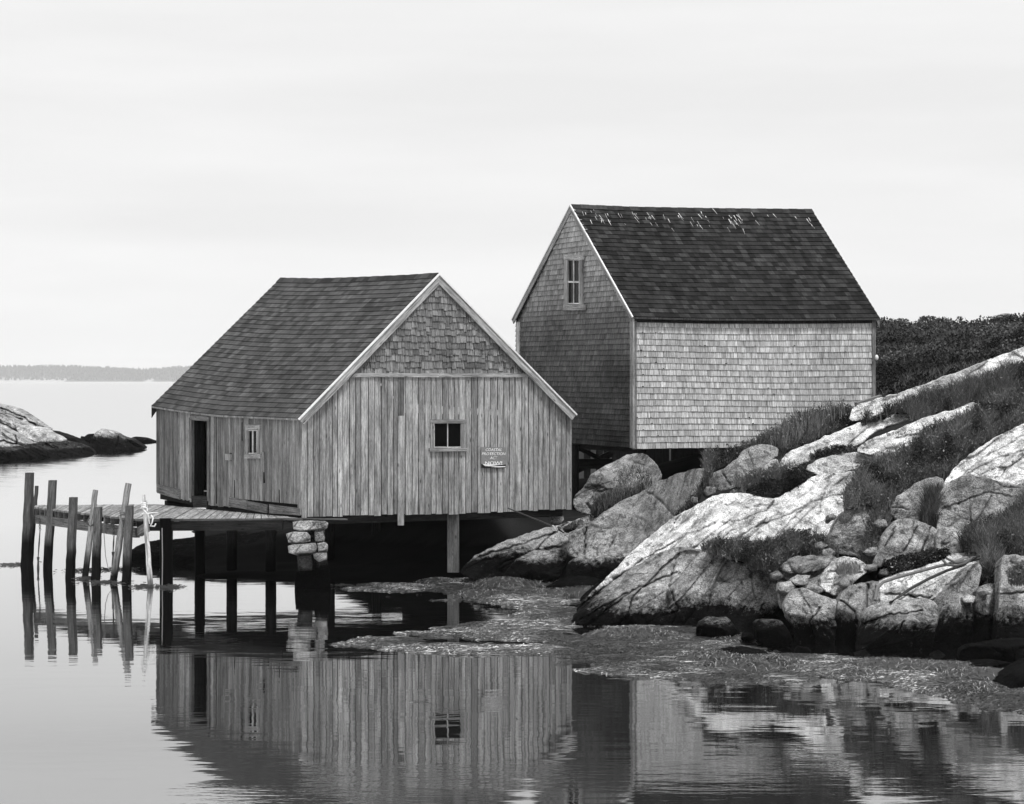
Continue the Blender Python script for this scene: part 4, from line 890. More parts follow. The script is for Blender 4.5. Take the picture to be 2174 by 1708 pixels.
led.append(S([(1640, 1345), (1660, 1300), (1760, 1290), (1900, 1310), (2000, 1300), (2290, 1290), (2290, 1450), (2050, 1432), (1900, 1424), (1780, 1412), (1680, 1396)], 42.3, T=.5, gy=-.004, amp=.2, w=30, alb=.2, seed=29, tide=.9, tsoft=.3))
led.append(S([(1655, 1222), (1690, 1205), (1760, 1206), (1790, 1230), (1790, 1290), (1740, 1300), (1680, 1300), (1650, 1290)], 43.6, T=.5, gy=-.006, amp=.15, w=24, alb=0.28, seed=39, tide=-9, cracks=[[(1660, 1230), (1700, 1250), (1720, 1285)]]))
rq = random.Random(77)
for k_, (bx, by, bY, bs) in enumerate(((1700, 1232, 43.2, 26), (1728, 1252, 42.7, 22), (1672, 1248, 43.0, 24), (1650, 1222, 43.7, 16), (1797, 1238, 42.4, 20), (1852, 1206, 43.3, 18), (1884, 1214, 43, 15), (1760, 1172, 44.5, 18), (1742, 1158, 45, 14), (1852, 1172, 45, 20), (1872, 1112, 46, 16), (1892, 1190, 43.8, 14), (2030, 1172, 44, 20), (1645, 1338, 41.4, 20), (1705, 1386, 40.1, 24), (1590, 1352, 41.2, 18), (2098, 1256, 40.7, 14), (2058, 1272, 41.2, 18), (1515, 1150, 46, 13), (1540, 1335, 43, 20), (1830, 1392, 39.8, 22), (1900, 1400, 39.6, 18), (1990, 1396, 39.7, 24), (1458, 1092, 53, 14), (1474, 1062, 54.5, 12), (1508, 1042, 55, 16), (1560, 1046, 54.4, 12), (1768, 1098, 47, 12), (1940, 1186, 44, 12), (2010, 1150, 44.6, 14))):
    an = rq.uniform(0, 1); q_ = [(bx + bs * rq.uniform(.75, 1.15) * math.cos(an + a_ * 1.2), by + bs * .62 * rq.uniform(.75, 1.15) * math.sin(an + a_ * 1.2)) for a_ in range(5)]
    led.append(S(q_, bY - .1, T=.22, gy=-.008, w=9, sharp=True, edge=.8, facets=5, amp=.06, alb=rq.uniform(.2, .36), seed=300 + k_, tide=.55 if by > 1300 else -9, tsoft=.4, depth=.7, wetall=.7 if by > 1330 else 0))
led.append(S([(1225, 1275), (1262, 1243), (1300, 1215), (1345, 1192), (1375, 1180), (1360, 1230), (1300, 1275), (1240, 1292)], 50.2, T=.4, gy=-.02, alb=.2, seed=40, wetall=.8, tide=.6))
led.append(S([(1150, 1252), (1195, 1225), (1250, 1222), (1290, 1235), (1270, 1262), (1190, 1268)], 51.5, T=.4, gy=-.02, alb=.2, seed=41, wetall=.85, tide=.6))
ledge('granite_ledge', led, kind='structure')
# --- boulders one could name

def boulder(label, name='boulder', group='boulders on the granite shore', **k):
    mb = MB(); rock_mesh(mb, **k); o = mb.build(name, GRAN, smooth=True, label=label, category='boulder')
    if group: o['group'] = group
    return o
boulder('large lichen-spotted boulder under the near corner of the shingled shed', **S([(1215, 1057), (1243, 1033), (1256, 1004), (1303, 981), (1339, 962), (1372, 962), (1393, 984), (1410, 1015), (1384, 1040), (1320, 1075), (1273, 1100), (1231, 1090), (1216, 1075)], 58.3, T=1.3, gy=-.010, ang=-.5, amp=.14, w=45, alb=0.34, seed=50, tide=-9, cracks=[[(1270, 1045), (1300, 1040), (1320, 1044)], [(1245, 1070), (1262, 1088)]]))
boulder('big square-faced boulder split by one diagonal crack, right of the board shed', **S([(1202, 1180), (1207, 1132), (1243, 1117), (1303, 1071), (1363, 1044), (1405, 1019), (1450, 1003), (1492, 992), (1500, 1003), (1482, 1057), (1435, 1100), (1405, 1130), (1363, 1165), (1333, 1188), (1303, 1196), (1228, 1190)], 54.9, T=1.0, gy=-.011, ang=-.6, amp=.1, w=26, alb=0.3, seed=51, tide=.3, cracks=[[(1376, 1044), (1400, 1060), (1435, 1098)], [(1245, 1120), (1240, 1180)]]))
boulder('rounded speckled boulder wedged in the grass left of the grassy ledge strip', **S([(1500, 1040), (1490, 1010), (1530, 998), (1566, 974), (1582, 950), (1627, 941), (1653, 953), (1651, 972), (1582, 1016), (1552, 1042)], 57.4, T=.6, gy=-.012, amp=.15, w=16, alb=0.32, seed=52, tide=-9, cracks=[[(1530, 1000), (1550, 1030)], [(1590, 960), (1600, 990)]]))
boulder('long low boulder below the grass tuft, above the big pale slab', **S([(1570, 1030), (1618, 990), (1651, 971), (1657, 990), (1645, 1002), (1600, 1024)], 55.8, T=.4, gy=-.014, amp=.1, w=12, alb=.45, seed=53, tide=-9))
boulder('small pale boulder beside the dark juniper cushion', **S([(1576, 1042), (1600, 1025), (1633, 1023), (1625, 1042), (1590, 1052)], 54.2, T=.3, w=10, alb=.5, seed=54, tide=-9))
boulder('flat-topped oval boulder below the dark grass hollow', **S([(1662, 1200), (1684, 1181), (1732, 1179), (1774, 1181), (1782, 1193), (1756, 1206), (1702, 1220), (1664, 1216)], 43.9, T=.5, gy=-.012, w=15, alb=0.28, seed=55, tide=-9))
boulder('pale hollow-topped boulder holding a tuft of dry grass', **S([(1742, 1228), (1756, 1208), (1777, 1185), (1807, 1181), (1837, 1196), (1842, 1212), (1826, 1226), (1806, 1246), (1782, 1272), (1741, 1250)], 43.1, T=.6, gy=-.011, w=20, alb=.62, seed=56, tide=-9, cracks=[[(1760, 1215), (1800, 1213), (1830, 1218)]]))
boulder('tall bright-topped boulder at the foot of the slope with dark wet base', **S([(1664, 1278), (1677, 1254), (1709, 1248), (1750, 1266), (1782, 1276), (1779, 1308), (1770, 1392), (1694, 1396), (1688, 1334), (1668, 1308)], 41.9, T=.9, gy=-.006, ang=1.2, amp=.12, w=26, alb=0.42, seed=57, tide=.58, tsoft=.5, cracks=[[(1740, 1290), (1720, 1320), (1735, 1385)]]))
boulder('broad rounded boulder below the old ropes', **S([(1824, 1330), (1833, 1296), (1862, 1279), (1926, 1272), (1974, 1270), (1995, 1292), (1994, 1315), (1985, 1353), (1970, 1396), (1818, 1396)], 40.6, T=1.1, gy=-.006, ang=-.3, amp=.1, w=34, alb=0.34, seed=58, tide=.52, tsoft=.5, cracks=[[(1835, 1325), (1880, 1308), (1960, 1296)], [(1905, 1340), (1920, 1320)]]))
wetk = dict(alb=.22, wetall=.62, tide=.5)
boulder('dark wet two-humped rock at the foot of the big rounded ledge', **S([(1481, 1324), (1504, 1308), (1528, 1312), (1545, 1308), (1562, 1334), (1581, 1353), (1575, 1366), (1520, 1370), (1478, 1357)], 42.0, T=.5, seed=60, **wetk))
boulder('dark angular wet rock left of the bright-topped boulder', **S([(1600, 1326), (1616, 1314), (1657, 1317), (1670, 1334), (1683, 1355), (1680, 1374), (1613, 1372)], 41.0, T=.4, seed=61, **wetk))
boulder('low dark flat rock lying in the floating weed', **S([(1488, 1416), (1526, 1382), (1574, 1374), (1622, 1380), (1648, 1404), (1640, 1420), (1542, 1424)], 39.0, T=.7, gy=-.014, seed=62, **wetk))
boulder('long black rock shelf at the right edge above the weed', **S([(2036, 1385), (2054, 1371), (2118, 1361), (2182, 1357), (2260, 1352), (2260, 1412), (2041, 1410)], 38.6, T=.6, gy=-.012, seed=63, **wetk))
boulder('small black rock between the shelf and the corner rock', **S([(2041, 1416), (2086, 1402), (2150, 1405), (2162, 1419), (2134, 1436), (2054, 1432)], 37.6, T=.5, gy=-.01, seed=64, **wetk))
boulder('black weed-hung rock in the lower right corner of the weed bed', **S([(2086, 1472), (2118, 1444), (2174, 1405), (2260, 1380), (2260, 1500), (2118, 1486)], 35.6, T=.7, gy=-.012, seed=65, **wetk))
boulder('flat black rock awash in the weed near the right edge', **S([(1988, 1444), (2038, 1430), (2070, 1430), (2085, 1441), (2048, 1452)], 36.8, T=.4, gy=-.016, seed=66, **wetk))
boulder('pale squared stone propping the right corner of the board shed', **S([(1163, 1092), (1172, 1086), (1192, 1085), (1199, 1108), (1170, 1116)], 56.2, T=.15, gy=-.002, amp=.02, w=5, edge=.5, alb=.45, seed=67, tide=-9, depth=.4))
boulder('dark whale-backed rock behind the wharf piles', **S([(225, 1222), (262, 1200), (268, 1180), (280, 1165), (310, 1150), (350, 1146), (400, 1143), (480, 1130), (700, 1130), (720, 1240), (480, 1236), (300, 1216)], 60.3, T=1.0, gy=-.03, seed=68, alb=.12, wetall=.9, w=30))
# left promontory
lp = []
lp.append(S([(-120, 835), (0, 857), (34, 865), (59, 882), (94, 906), (110, 917), (96, 930), (60, 925), (0, 915), (-120, 900)], 166, T=2.5, gy=-.12, ang=.6, amp=.5, strata=.8, w=6, res=1.6, alb=.44, seed=71, tide=-9, depth=6, edge=.6, cracks=[[(0, 868), (40, 882), (85, 908)], [(10, 880), (45, 892)]]))
lp.append(S([(-120, 868), (0, 874), (30, 890), (50, 903), (66, 920), (60, 950), (0, 950), (-120, 945)], 158, T=2, gy=-.1, ang=.6, amp=.4, strata=.8, w=10, res=1.4, alb=.46, seed=72, tide=.5, depth=6, edge=.6, cracks=[[(-10, 890), (20, 905), (38, 916), (46, 930)], [(0, 878), (40, 895), (70, 915)], [(-20, 915), (20, 925), (50, 942)]]))
lp.append(S([(34, 908), (50, 902), (76, 905), (101, 917), (121, 926), (140, 936), (118, 941), (84, 942), (50, 930), (37, 919)], 150, T=2.2, gy=-.06, ang=.5, amp=.3, w=10, res=1.4, alb=.56, seed=73, tide=.75, tsoft=.6, depth=5, edge=.6))
lp.append(S([(-120, 890), (0, 907), (34, 922), (55, 938), (74, 948), (70, 968), (0, 975), (-120, 985)], 143, T=1.6, gy=-.06, ang=.5, amp=.4, strata=.5, w=9, res=1.4, alb=.42, seed=74, tide=.6, tsoft=.6, depth=6, edge=.6, cracks=[[(35, 925), (36, 945)], [(0, 935), (50, 945)], [(-20, 950), (30, 955)]]))
lp.append(S([(-120, 955), (20, 950), (70, 941), (134, 936), (165, 938), (190, 950), (205, 964), (195, 985), (84, 992), (-120, 996)], 141.5, T=1.2, gx=.05, gy=-.05, ang=.4, amp=.5, strata=.7, w=10, res=1.5, alb=.2, seed=75, wetall=.7, tide=.5, depth=6, edge=1))
lp.append(S([(100, 912), (120, 918), (143, 926), (165, 936), (188, 950), (170, 962), (120, 950), (100, 930)], 152, T=1.2, gy=-.06, amp=.3, w=8, res=1.5, alb=.15, seed=76, wetall=.8, tide=1, depth=5, edge=.8))
lp.append(S([(171, 926), (178, 930), (187, 922), (200, 920), (206, 926), (200, 952), (172, 952)], 157, T=.8, w=8, res=1.3, alb=.15, seed=77, wetall=.85, depth=3))
lp.append(S([(180, 955), (195, 935), (203, 917), (218, 909), (236, 915), (254, 926), (274, 930), (295, 942), (310, 954), (290, 959), (185, 960)], 156, T=2.2, gy=-.03, ang=.5, amp=.3, w=12, res=1.4, alb=.5, seed=78, tide=1.0, tsoft=.8, depth=5, edge=.7, cracks=[[(252, 928), (245, 950)], [(270, 935), (295, 950)]]))
lp.append(S([(272, 934), (286, 927), (302, 928), (319, 934), (348, 941), (302, 945), (276, 945)], 174, T=1.2, w=7, res=1.3, alb=.12, seed=79, wetall=.9, depth=4, edge=.6))
ledge('far_ledge', lp, kind='structure')
# ================================================================== terrain under everything
ctl = [(*at(1000, 1262, 52)[:2], -.35), (*at(1210, 1345, 44)[:2], -.5), (*at(1480, 1360, 42)[:2], -.5), (*at(1700, 1420, 38.5)[:2], -.6), (*at(2100, 1480, 37)[:2], -.7), (*at(2400, 1480, 36)[:2], -.6)]
def c_(px, py, Y, dz=-.75): p = at(px, py, float(remap(np.array(px * 1.), np.array(Y * 1.)))); ctl.append((p[0], p[1], p[2] + dz))
for a in ((1500, 1080, 52), (1700, 1060, 52), (1450, 1180, 47), (1600, 1260, 44.5), (1800, 1160, 47), (1950, 1090, 48), (2090, 1000, 50), (2300, 900, 52), (1750, 1280, 43), (1950, 1290, 43), (2100, 1290, 42), (2300, 1290, 42), (1250, 1090, 58.5), (1350, 1060, 57), (1150, 1180, 56), (1600, 1000, 58), (1750, 960, 59), (1900, 890, 60), (2000, 850, 61), (2174, 780, 62), (2400, 690, 62), (1900, 960, 55), (2080, 890, 55)): c_(*a)
for px, Y, z in ((300, 64, -.6), (500, 66, .42), (740, 66, .48), (1000, 66, 1.5), (500, 72, .42), (760, 72, .5), (800, 61.5, 1.4), (850, 66, 1.6), (900, 61, 1.6), (1000, 60, 1.6), (950, 72, 1.5), (400, 60, .25), (350, 78, -.5), (600, 80, -.2), (350, 58.5, -.3), (430, 55.6, .03), (500, 55.0, .03), (600, 54.5, .03), (700, 54.6, .03), (800, 55.2, .03), (900, 55, .05), (500, 60, .4), (650, 60, .45), (760, 60, .5), (1060, 59, 1.2), (750, 58, .1), (900, 57.5, .35), (1000, 56.5, .35), (1150, 63, .7), (1250, 66, 1.0), (1250, 75, 1.0), (1400, 66, 2.0), (1600, 66, 2.9), (1850, 66, 3.5), (1400, 76, 2.0), (1600, 78, 2.4), (1850, 76, 3.4), (1000, 85, -.5), (1300, 95, -.5), (100, 70, -1.5), (-300, 60, -2), (200, 50, -1.5), (600, 48, -1.2), (1000, 42, -1.2), (1500, 34, -1.5), (2200, 30, -1.6), (2600, 36, -.8), (2700, 45, 2.2), (1230, 50, -.4), (1290, 49, -.4), (1330, 50.5, -.3), (1300, 53, -.2), (1380, 51, -.1), (1250, 47, -.5)):
    ctl.append(((px - CX) / F * Y, Y, z))
ctl = np.array(ctl)
def rbf(pts):
    d = np.hypot(pts[:, None, 0] - pts[None, :, 0], pts[:, None, 1] - pts[None, :, 1]); n = len(pts)
    A = np.block([[d, np.ones((n, 1))], [np.ones((1, n)), np.zeros((1, 1))]]); wv = np.linalg.solve(A + np.diag([1e-3] * n + [0]), np.r_[pts[:, 2], 0])
    return lambda X, Y: (np.hypot(X[..., None] - pts[:, 0], Y[..., None] - pts[:, 1]) @ wv[:-1]) + wv[-1]
tz = rbf(ctl)
def grid_mesh(name, xs, ys, zf, mat, albf, wetf=None, **props):
    X, Y = np.meshgrid(xs, ys); Z = zf(X, Y); n = len(xs)
    i, j = np.meshgrid(np.arange(len(ys) - 1), np.arange(n - 1), indexing='ij'); i = i.ravel(); j = j.ravel()
    Fc = np.stack([i * n + j, i * n + j + 1, (i + 1) * n + j + 1, (i + 1) * n + j], -1)
    mb = MB(); mb.add(np.stack([X, Y, Z], -1).reshape(-1, 3), Fc, None, albf(X, Y, Z).ravel(), 0 if wetf is None else wetf(X, Y, Z).ravel())
    return mb.build(name, mat, smooth=True, **props)
grid_mesh('ground', np.arange(-12, 22, .2), np.arange(30, 82, .2), lambda X, Y: tz(X, Y) + .18 * (fbm(X / .9, Y / .9, 3, 4) - .5), PLANT, lambda X, Y, Z: .006 + .02 * fbm(X * 2, Y * 2, 8, 3) * (Z > .6), None, kind='structure')
# hill behind
def hillz(X, Y):
    px = CX + X / Y * F
    cr = np.interp(px, [1500, 1700, 1859, 1893, 1993, 2094, 2174, 2500, 3000], [740, 713, 700, 695, 692, 694, 683, 660, 650])
    z1 = HC - (cr - CY) / F * 105; z0 = np.interp(px, [1500, 1859, 2174, 2600], [1.5, 3.3, 5.0, 6.0])
    t = np.clip((Y - 74) / 31, 0, 1); z = z0 + (z1 - z0) * t ** .9; z = np.where(Y > 105, z1 - (Y - 105) * .12, z)
    z = np.where(X < 7, z - (7 - X) * .5, z)
    return z + .35 * (fbm(X / 3, Y / 3, 2, 3) - .5)
grid_mesh('hill', np.arange(2, 60, .5), np.arange(70, 135, .5), hillz, PLANT, lambda X, Y, Z: .015 + .03 * fbm(X, Y, 4, 3), None, kind='structure')
# ================================================================== vegetation (uncountable growth)
def blades(mb, base, h, lean, wdt, alb, seed=0, bend=.5):
    """base (n,3); two-segment blades facing roughly the viewer"""
    n = len(base); r = np.random.default_rng(seed)
    an = r.uniform(-.9, .9, n); sx = np.stack([np.cos(an), np.sin(an), np.zeros(n)], -1) * wdt[:, None] / 2
    la = r.uniform(0, 2 * math.pi, n); L = np.stack([np.cos(la) * lean, np.sin(la) * lean, np.zeros(n)], -1)
    mid_ = base + np.stack([np.zeros(n), np.zeros(n), h * .55], -1) + L * .35; tip = base + np.stack([np.zeros(n), np.zeros(n), h * (1 - bend * .3 * r.random(n))], -1) + L
    V = np.stack([base - sx, base + sx, mid_ + sx * .8, mid_ - sx * .8, tip + sx * .15, tip - sx * .15], 1).reshape(-1, 3)
    k = np.arange(n)[:, None] * 6; Fc = np.concatenate([k + [0, 1, 2, 3], k + [3, 2, 4, 5]])
    mb.add(V, Fc, None, np.repeat(alb, 6))
def leaves(mb, c, s, alb, seed=0, flat=.5):
    n = len(c); r = np.random.default_rng(seed)
    a = r.normal(size=(n, 3)); a /= np.linalg.norm(a, axis=1)[:, None]; b = r.normal(size=(n, 3)); b -= (b * a).sum(1)[:, None] * a; b /= np.linalg.norm(b, axis=1)[:, None]
    a = a * s[:, None]; b = b * s[:, None] * flat
    V = np.stack([c - a, c + b, c + a, c - b], 1).reshape(-1, 3); k = np.arange(n)[:, None] * 4; mb.add(V, k + [0, 1, 2, 3], None, np.repeat(alb, 4))
def in_poly(poly, n, r):
    P = np.asarray(poly, float); lo, hi = P.min(0), P.max(0); res = np.zeros((0, 2))
    while len(res) < n:
        q = r.uniform(lo, hi, (n * 2, 2)); res = np.concatenate([res, q[sdist(q[:, 0], q[:, 1], P) + 16 * (fbm(q[:, 0] / 9, q[:, 1] / 7, 5, 3) - .47) > 0]])
    return res[:n]
turf_mb = MB(); grass_mb = MB(); shrub_mb = MB()
def patch(poly, Y, gy=-.02, gx=0.0, dens=.5, h=(.12, .3), alb=(.03, .16), seed=1, leafy=.25, T=.25, pale=.07, wdt=.010, mound=True):
    r = np.random.default_rng(seed); P = np.asarray(poly, float); cx_, cy_ = P.mean(0)
    if mound: rock_mesh(turf_mb, poly=poly, Y=Y + .12, T=T, gx=gx, gy=gy, res=4, w=14, amp=.08, alb=.025, tide=-9, seed=seed, edge=5, facets=0, depth=.6)
    area = abs(np.dot(P[:, 0], np.roll(P[:, 1], 1)) - np.dot(P[:, 1], np.roll(P[:, 0], 1))) / 2
    n = int(area * dens); q = in_poly(poly, n, r); d = np.clip(sdist(q[:, 0], q[:, 1], P) / 14, 0, 1)
    Yd = Y + .12 + gx * (q[:, 0] - cx_) - gy * (q[:, 1] - cy_) * -1 * -1 * 1.0 if False else Y + .1 + gx * (q[:, 0] - cx_) + gy * (q[:, 1] - cy_) * 1.0 * 1.0
    Yd = Yd - T * np.sqrt(1 - (1 - d) ** 2)
    Yd = remap(q[:, 0], Yd)
    B = np.stack([(q[:, 0] - CX) / F * Yd, Yd, HC - (q[:, 1] - CY) / F * Yd], -1)
    tone = fbm(q[:, 0] / 30, q[:, 1] / 22, seed + 40, 3); nl = int(n * leafy)
    al = (alb[0] + (alb[1] - alb[0]) * np.clip((tone - .3) / .4, 0, 1) * r.uniform(.4, 1.5, n)); al = np.where(r.random(n) < pale, r.uniform(.12, .3, n), al)
    hh = r.uniform(h[0], h[1], n) * (.5 + tone)
    g = slice(nl, None); blades(grass_mb, B[g] - [0, 0, .05], hh[g], hh[g] * r.uniform(.15, .6, n - nl), np.full(n - nl, wdt) * r.uniform(.7, 1.5, n - nl), al[g], seed)
    if nl: 
        c = B[:nl] + np.stack([r.normal(0, .02, nl), r.normal(0, .04, nl), r.uniform(.0, h[1] * .5, nl)], -1)
        leaves(shrub_mb, c, r.uniform(.015, .04, nl), al[:nl] * .9, seed)
# gy for patches: depth change per px down the picture (negative = nearer as it goes down)
patch([(1586, 1052), (1606, 1037), (1640, 1026), (1672, 1019), (1728, 1008), (1702, 1033), (1663, 1052), (1600, 1072)], 52.4, -.02, seed=101, leafy=.92, dens=2.6, h=(.05, .12), alb=(.012, .04), T=.5, pale=0)
patch([(1552, 1030), (1641, 1000), (1717, 988), (1785, 956), (1850, 957), (1890, 968), (1888, 980), (1777, 1004), (1726, 1010), (1632, 1025), (1576, 1040)], 54.9, -.03, seed=102, dens=.8, leafy=.4)
patch([(1792, 1060), (1810, 1030), (1822, 1000), (1888, 976), (1942, 945), (1957, 920), (2017, 902), (2068, 876), (2110, 850), (2174, 835), (2260, 820), (2260, 880), (2174, 902), (2092, 940), (2046, 972), (2016, 1008), (1999, 1016), (1957, 1020), (1912, 1050), (1890, 1076), (1852, 1070), (1792, 1086)], 50.6, -.03, .002, seed=103, dens=.8, leafy=.45, h=(.12, .32))
patch([(1490, 1166), (1521, 1150), (1567, 1156), (1627, 1156), (1687, 1134), (1750, 1144), (1780, 1178), (1732, 1182), (1684, 1184), (1664, 1200), (1640, 1216), (1597, 1198), (1567, 1186), (1521, 1176)], 45.0, -.02, seed=104, dens=.9, leafy=.35, h=(.1, .25), T=.15)
patch([(1852, 1078), (1893, 1100), (1881, 1124), (1867, 1170), (1852, 1205), (1822, 1190), (1838, 1164), (1840, 1139), (1846, 1110)], 46.2, -.02, seed=105, dens=.9, leafy=.5, h=(.1, .25), T=.15)
patch([(1955, 1112), (1966, 1060), (1994, 1045), (1988, 1118)], 46.2, -.012, seed=106, dens=1.1, leafy=.1, h=(.2, .45), T=.12)
patch([(1882, 1200), (1906, 1188), (1972, 1176), (2014, 1168), (2006, 1188), (1942, 1208), (1894, 1220)], 43.3, -.03, seed=107, dens=2.2, leafy=.85, h=(.06, .14), T=.3, alb=(.012, .05))
patch([(2034, 1160), (2060, 1130), (2090, 1118), (2138, 1100), (2174, 1064), (2260, 1050), (2260, 1190), (2174, 1184), (2128, 1178), (2122, 1232), (2090, 1244), (2084, 1230), (2088, 1190), (2092, 1172), (2050, 1168)], 43.6, -.018, seed=108, dens=.9, leafy=.5, h=(.15, .4), T=.2)
patch([(1500, 965), (1540, 960), (1582, 948), (1654, 918), (1714, 880), (1800, 870), (1840, 878), (1830, 893), (1762, 923), (1726, 939), (1690, 950), (1665, 966), (1640, 945), (1627, 950), (1590, 955), (1566, 976), (1521, 1000), (1490, 1000)], 58.9, -.02, seed=109, dens=.9, leafy=.3, h=(.1, .28), T=.15, alb=(.035, .17), pale=.1)
patch([(1590, 945), (1640, 930), (1700, 885), (1790, 868), (1800, 880), (1720, 915), (1660, 950)], 58.6, -.02, seed=118, dens=.10, leafy=.3, h=(.25, .6), T=.05, alb=(.04, .2), pale=.2, wdt=.008, mound=False)
patch([(1842, 892), (1908, 868), (1975, 842), (2041, 826), (2107, 805), (2140, 792), (2260, 745), (2260, 830), (2174, 840), (2110, 858), (2068, 852), (2044, 866), (2000, 875), (1950, 892), (1912, 872), (1873, 882), (1830, 900)], 58.3, -.02, seed=110, dens=.9, leafy=.35, h=(.15, .4), T=.15, alb=(.03, .15))
patch([(1252, 1090), (1258, 1062), (1303, 1045), (1310, 1005), (1340, 990), (1380, 1003), (1384, 1030), (1304, 1068), (1270, 1092)], 56.3, -.012, seed=111, dens=.22, leafy=.1, wdt=.006, h=(.08, .26), alb=(.02, .16), T=.1, mound=False, pale=.15)
patch([(1252, 1096), (1262, 1070), (1303, 1050), (1370, 1040), (1304, 1072), (1270, 1092)], 56.3, -.012, seed=121, dens=1.2, leafy=.1, h=(.12, .3), alb=(.015, .07), T=.1)
patch([(1435, 1098), (1478, 1056), (1498, 1000), (1513, 1003), (1490, 1040), (1471, 1080), (1440, 1105)], 54.6, -.01, seed=112, dens=1.1, leafy=.3, h=(.1, .25), T=.1)
patch([(1770, 1215), (1780, 1200), (1812, 1196), (1828, 1206), (1815, 1216)], 42.5, -.02, seed=113, dens=.8, leafy=0, h=(.06, .16), alb=(.06, .3), T=.05, mound=False)
patch([(1895, 935), (1925, 918), (1950, 905), (1948, 925), (1920, 938)], 55.0, -.03, seed=114, dens=.8, leafy=.2, h=(.1, .25), T=.05, mound=False)
patch([(1240, 1105), (1262, 1096), (1230, 1118), (1205, 1122), (1180, 1128)], 54.4, -.02, seed=115, dens=1.0, leafy=.4, h=(.05, .12), T=.05)
patch([(2140, 1240), (2150, 1210), (2180, 1205), (2180, 1240)], 39.8, -.01, seed=116, dens=.8, leafy=.4, h=(.1, .2), T=.05, mound=False)
patch([(1720, 968), (1780, 950), (1812, 948), (1800, 962), (1760, 975)], 55.2, -.03, seed=117, dens=1.4, leafy=.7, h=(.04, .1), T=.05, mound=False)
grass_mb.build('grass', PLANT, kind='stuff', label='dark coarse grass growing in the clefts of the granite', category='grass')
shrub_mb.build('low_shrub_cover', PLANT, kind='stuff', label='dark low juniper and leafy ground cover between the slabs', category='ground cover')
turf_mb.build('turf', PLANT, smooth=True, kind='structure')
# hill scrub
r = np.random.default_rng(5); n = 75000
Yh = r.uniform(72, 107, n); Xh = (r.uniform(1780, 2330, n) - CX) / F * Yh; Zh = hillz(Xh, Yh)
tn = fbm(Xh / 2.2, Yh / 4.5, 31, 4); tb = fbm(Xh / .8, Yh / 1.4, 33, 3)
hb = np.clip((tb - .44) * 2.6, 0, .5)
c = np.stack([Xh, Yh, Zh + hb * r.random(n) ** .6], -1)
mb = MB(); leaves(mb, c, r.uniform(.03, .085, n), (.014 + .085 * np.clip((tn - .35) / .35, 0, 1)) * r.uniform(.5, 1.6, n) * (.35 + 1.6 * hb), 3, .6)
mb.build('hill_scrub', PLANT, kind='stuff', label='dark dense scrub covering the hill behind the sheds', category='scrub')
n = 26000; Yh = r.uniform(71, 106, n); Xh = (r.uniform(1780, 2330, n) - CX) / F * Yh; tn = fbm(Xh / 3, Yh / 6, 35, 3); keep = tn > .52; Xh, Yh, tn = Xh[keep], Yh[keep], tn[keep]; n = len(Xh)
mb = MB(); hh = r.uniform(.08, .38, n); blades(mb, np.stack([Xh, Yh, hillz(Xh, Yh)], -1), hh, hh * .35, np.full(n, .016), r.uniform(.03, .17, n), 9)
mb.build('hill_grass', PLANT, kind='stuff', label='tall pale grass stalks among the scrub on the hill', category='grass')
mb = MB(); rock_mesh(mb, [(2114, 674), (2125, 667), (2138, 665), (2152, 668), (2160, 675), (2150, 682), (2120, 682)], 106, T=.5, w=6, res=1.5, alb=.3, tide=-9, edge=.3, seed=90)
mb.build('boulder', GRAN, smooth=True, label='lone grey boulder on the skyline of the scrubby hill', category='boulder')
# ================================================================== floating and stranded weed
wp = [(585, 1238), (700, 1236), (850, 1240), (985, 1228), (1100, 1240), (1200, 1236), (1225, 1250), (1210, 1290), (1230, 1325), (1480, 1345), (1690, 1390), (1900, 1415), (2060, 1430), (2300, 1440), (2300, 1530), (2174, 1508), (2090, 1502), (1990, 1478), (1880, 1462), (1790, 1452), (1650, 1444), (1560, 1450), (1440, 1440), (1330, 1437), (1225, 1424), (1120, 1397), (1000, 1392), (900, 1386), (790, 1380), (720, 1366), (800, 1352), (880, 1340), (960, 1330), (1010, 1318), (940, 1308), (1040, 1290), (1000, 1276), (880, 1272), (760, 1268), (850, 1262), (760, 1256), (650, 1250)]
def to_water(poly): return [tuple(wat(x, y)[:2]) for x, y in poly]
WP = to_water(wp)
pools = [to_water([(905, 1278), (1010, 1280), (1110, 1292), (1090, 1322), (960, 1326), (860, 1320)]), to_water([(1020, 1268), (1100, 1266), (1190, 1262), (1180, 1270), (1090, 1276)])]
def weedh(X, Y):
    d = sdist(X, Y, WP); pl = np.maximum(sdist(X, Y, pools[0]), sdist(X, Y, pools[1]))
    n1 = fbm(X / 1.3, Y / 1.3, 61, 4) - .5; n2 = fbm(X / .28, Y / .4, 63, 3) - .5
    m = np.clip(d / .8, -1.5, 1) * .045 - np.clip(pl / .4, -.3, 1) * .06 - .018
    return m - .01 + .30 * n1 * (.5 + .5 * np.clip(d, 0, 1)) + .06 * n2
xs = np.arange(-6, 13, .06); ys = np.arange(32, 56.5, .08)
X, Y = np.meshgrid(xs, ys); Z = weedh(X, Y); Z = np.clip(Z, -.05, .07); 
i, j = np.nonzero((Z[:-1, :-1] > -.02) | (Z[1:, 1:] > -.02) | (Z[1:, :-1] > -.02) | (Z[:-1, 1:] > -.02)); nn = len(xs)
Fc = np.stack([i * nn + j, i * nn + j + 1, (i + 1) * nn + j + 1, (i + 1) * nn + j], -1); used = np.unique(Fc); renum = np.zeros(X.size, int); renum[used] = np.arange(len(used))
al = .01 + .16 * rng.random(X.size) ** 2 * np.clip((fbm(X / 1.2, Y / 1.6, 69, 4).ravel() - .38) * 4, 0, 1)
mb = MB(); mb.add(np.stack([X, Y, Z * .8], -1).reshape(-1, 3)[used], renum[Fc], None, al[used])
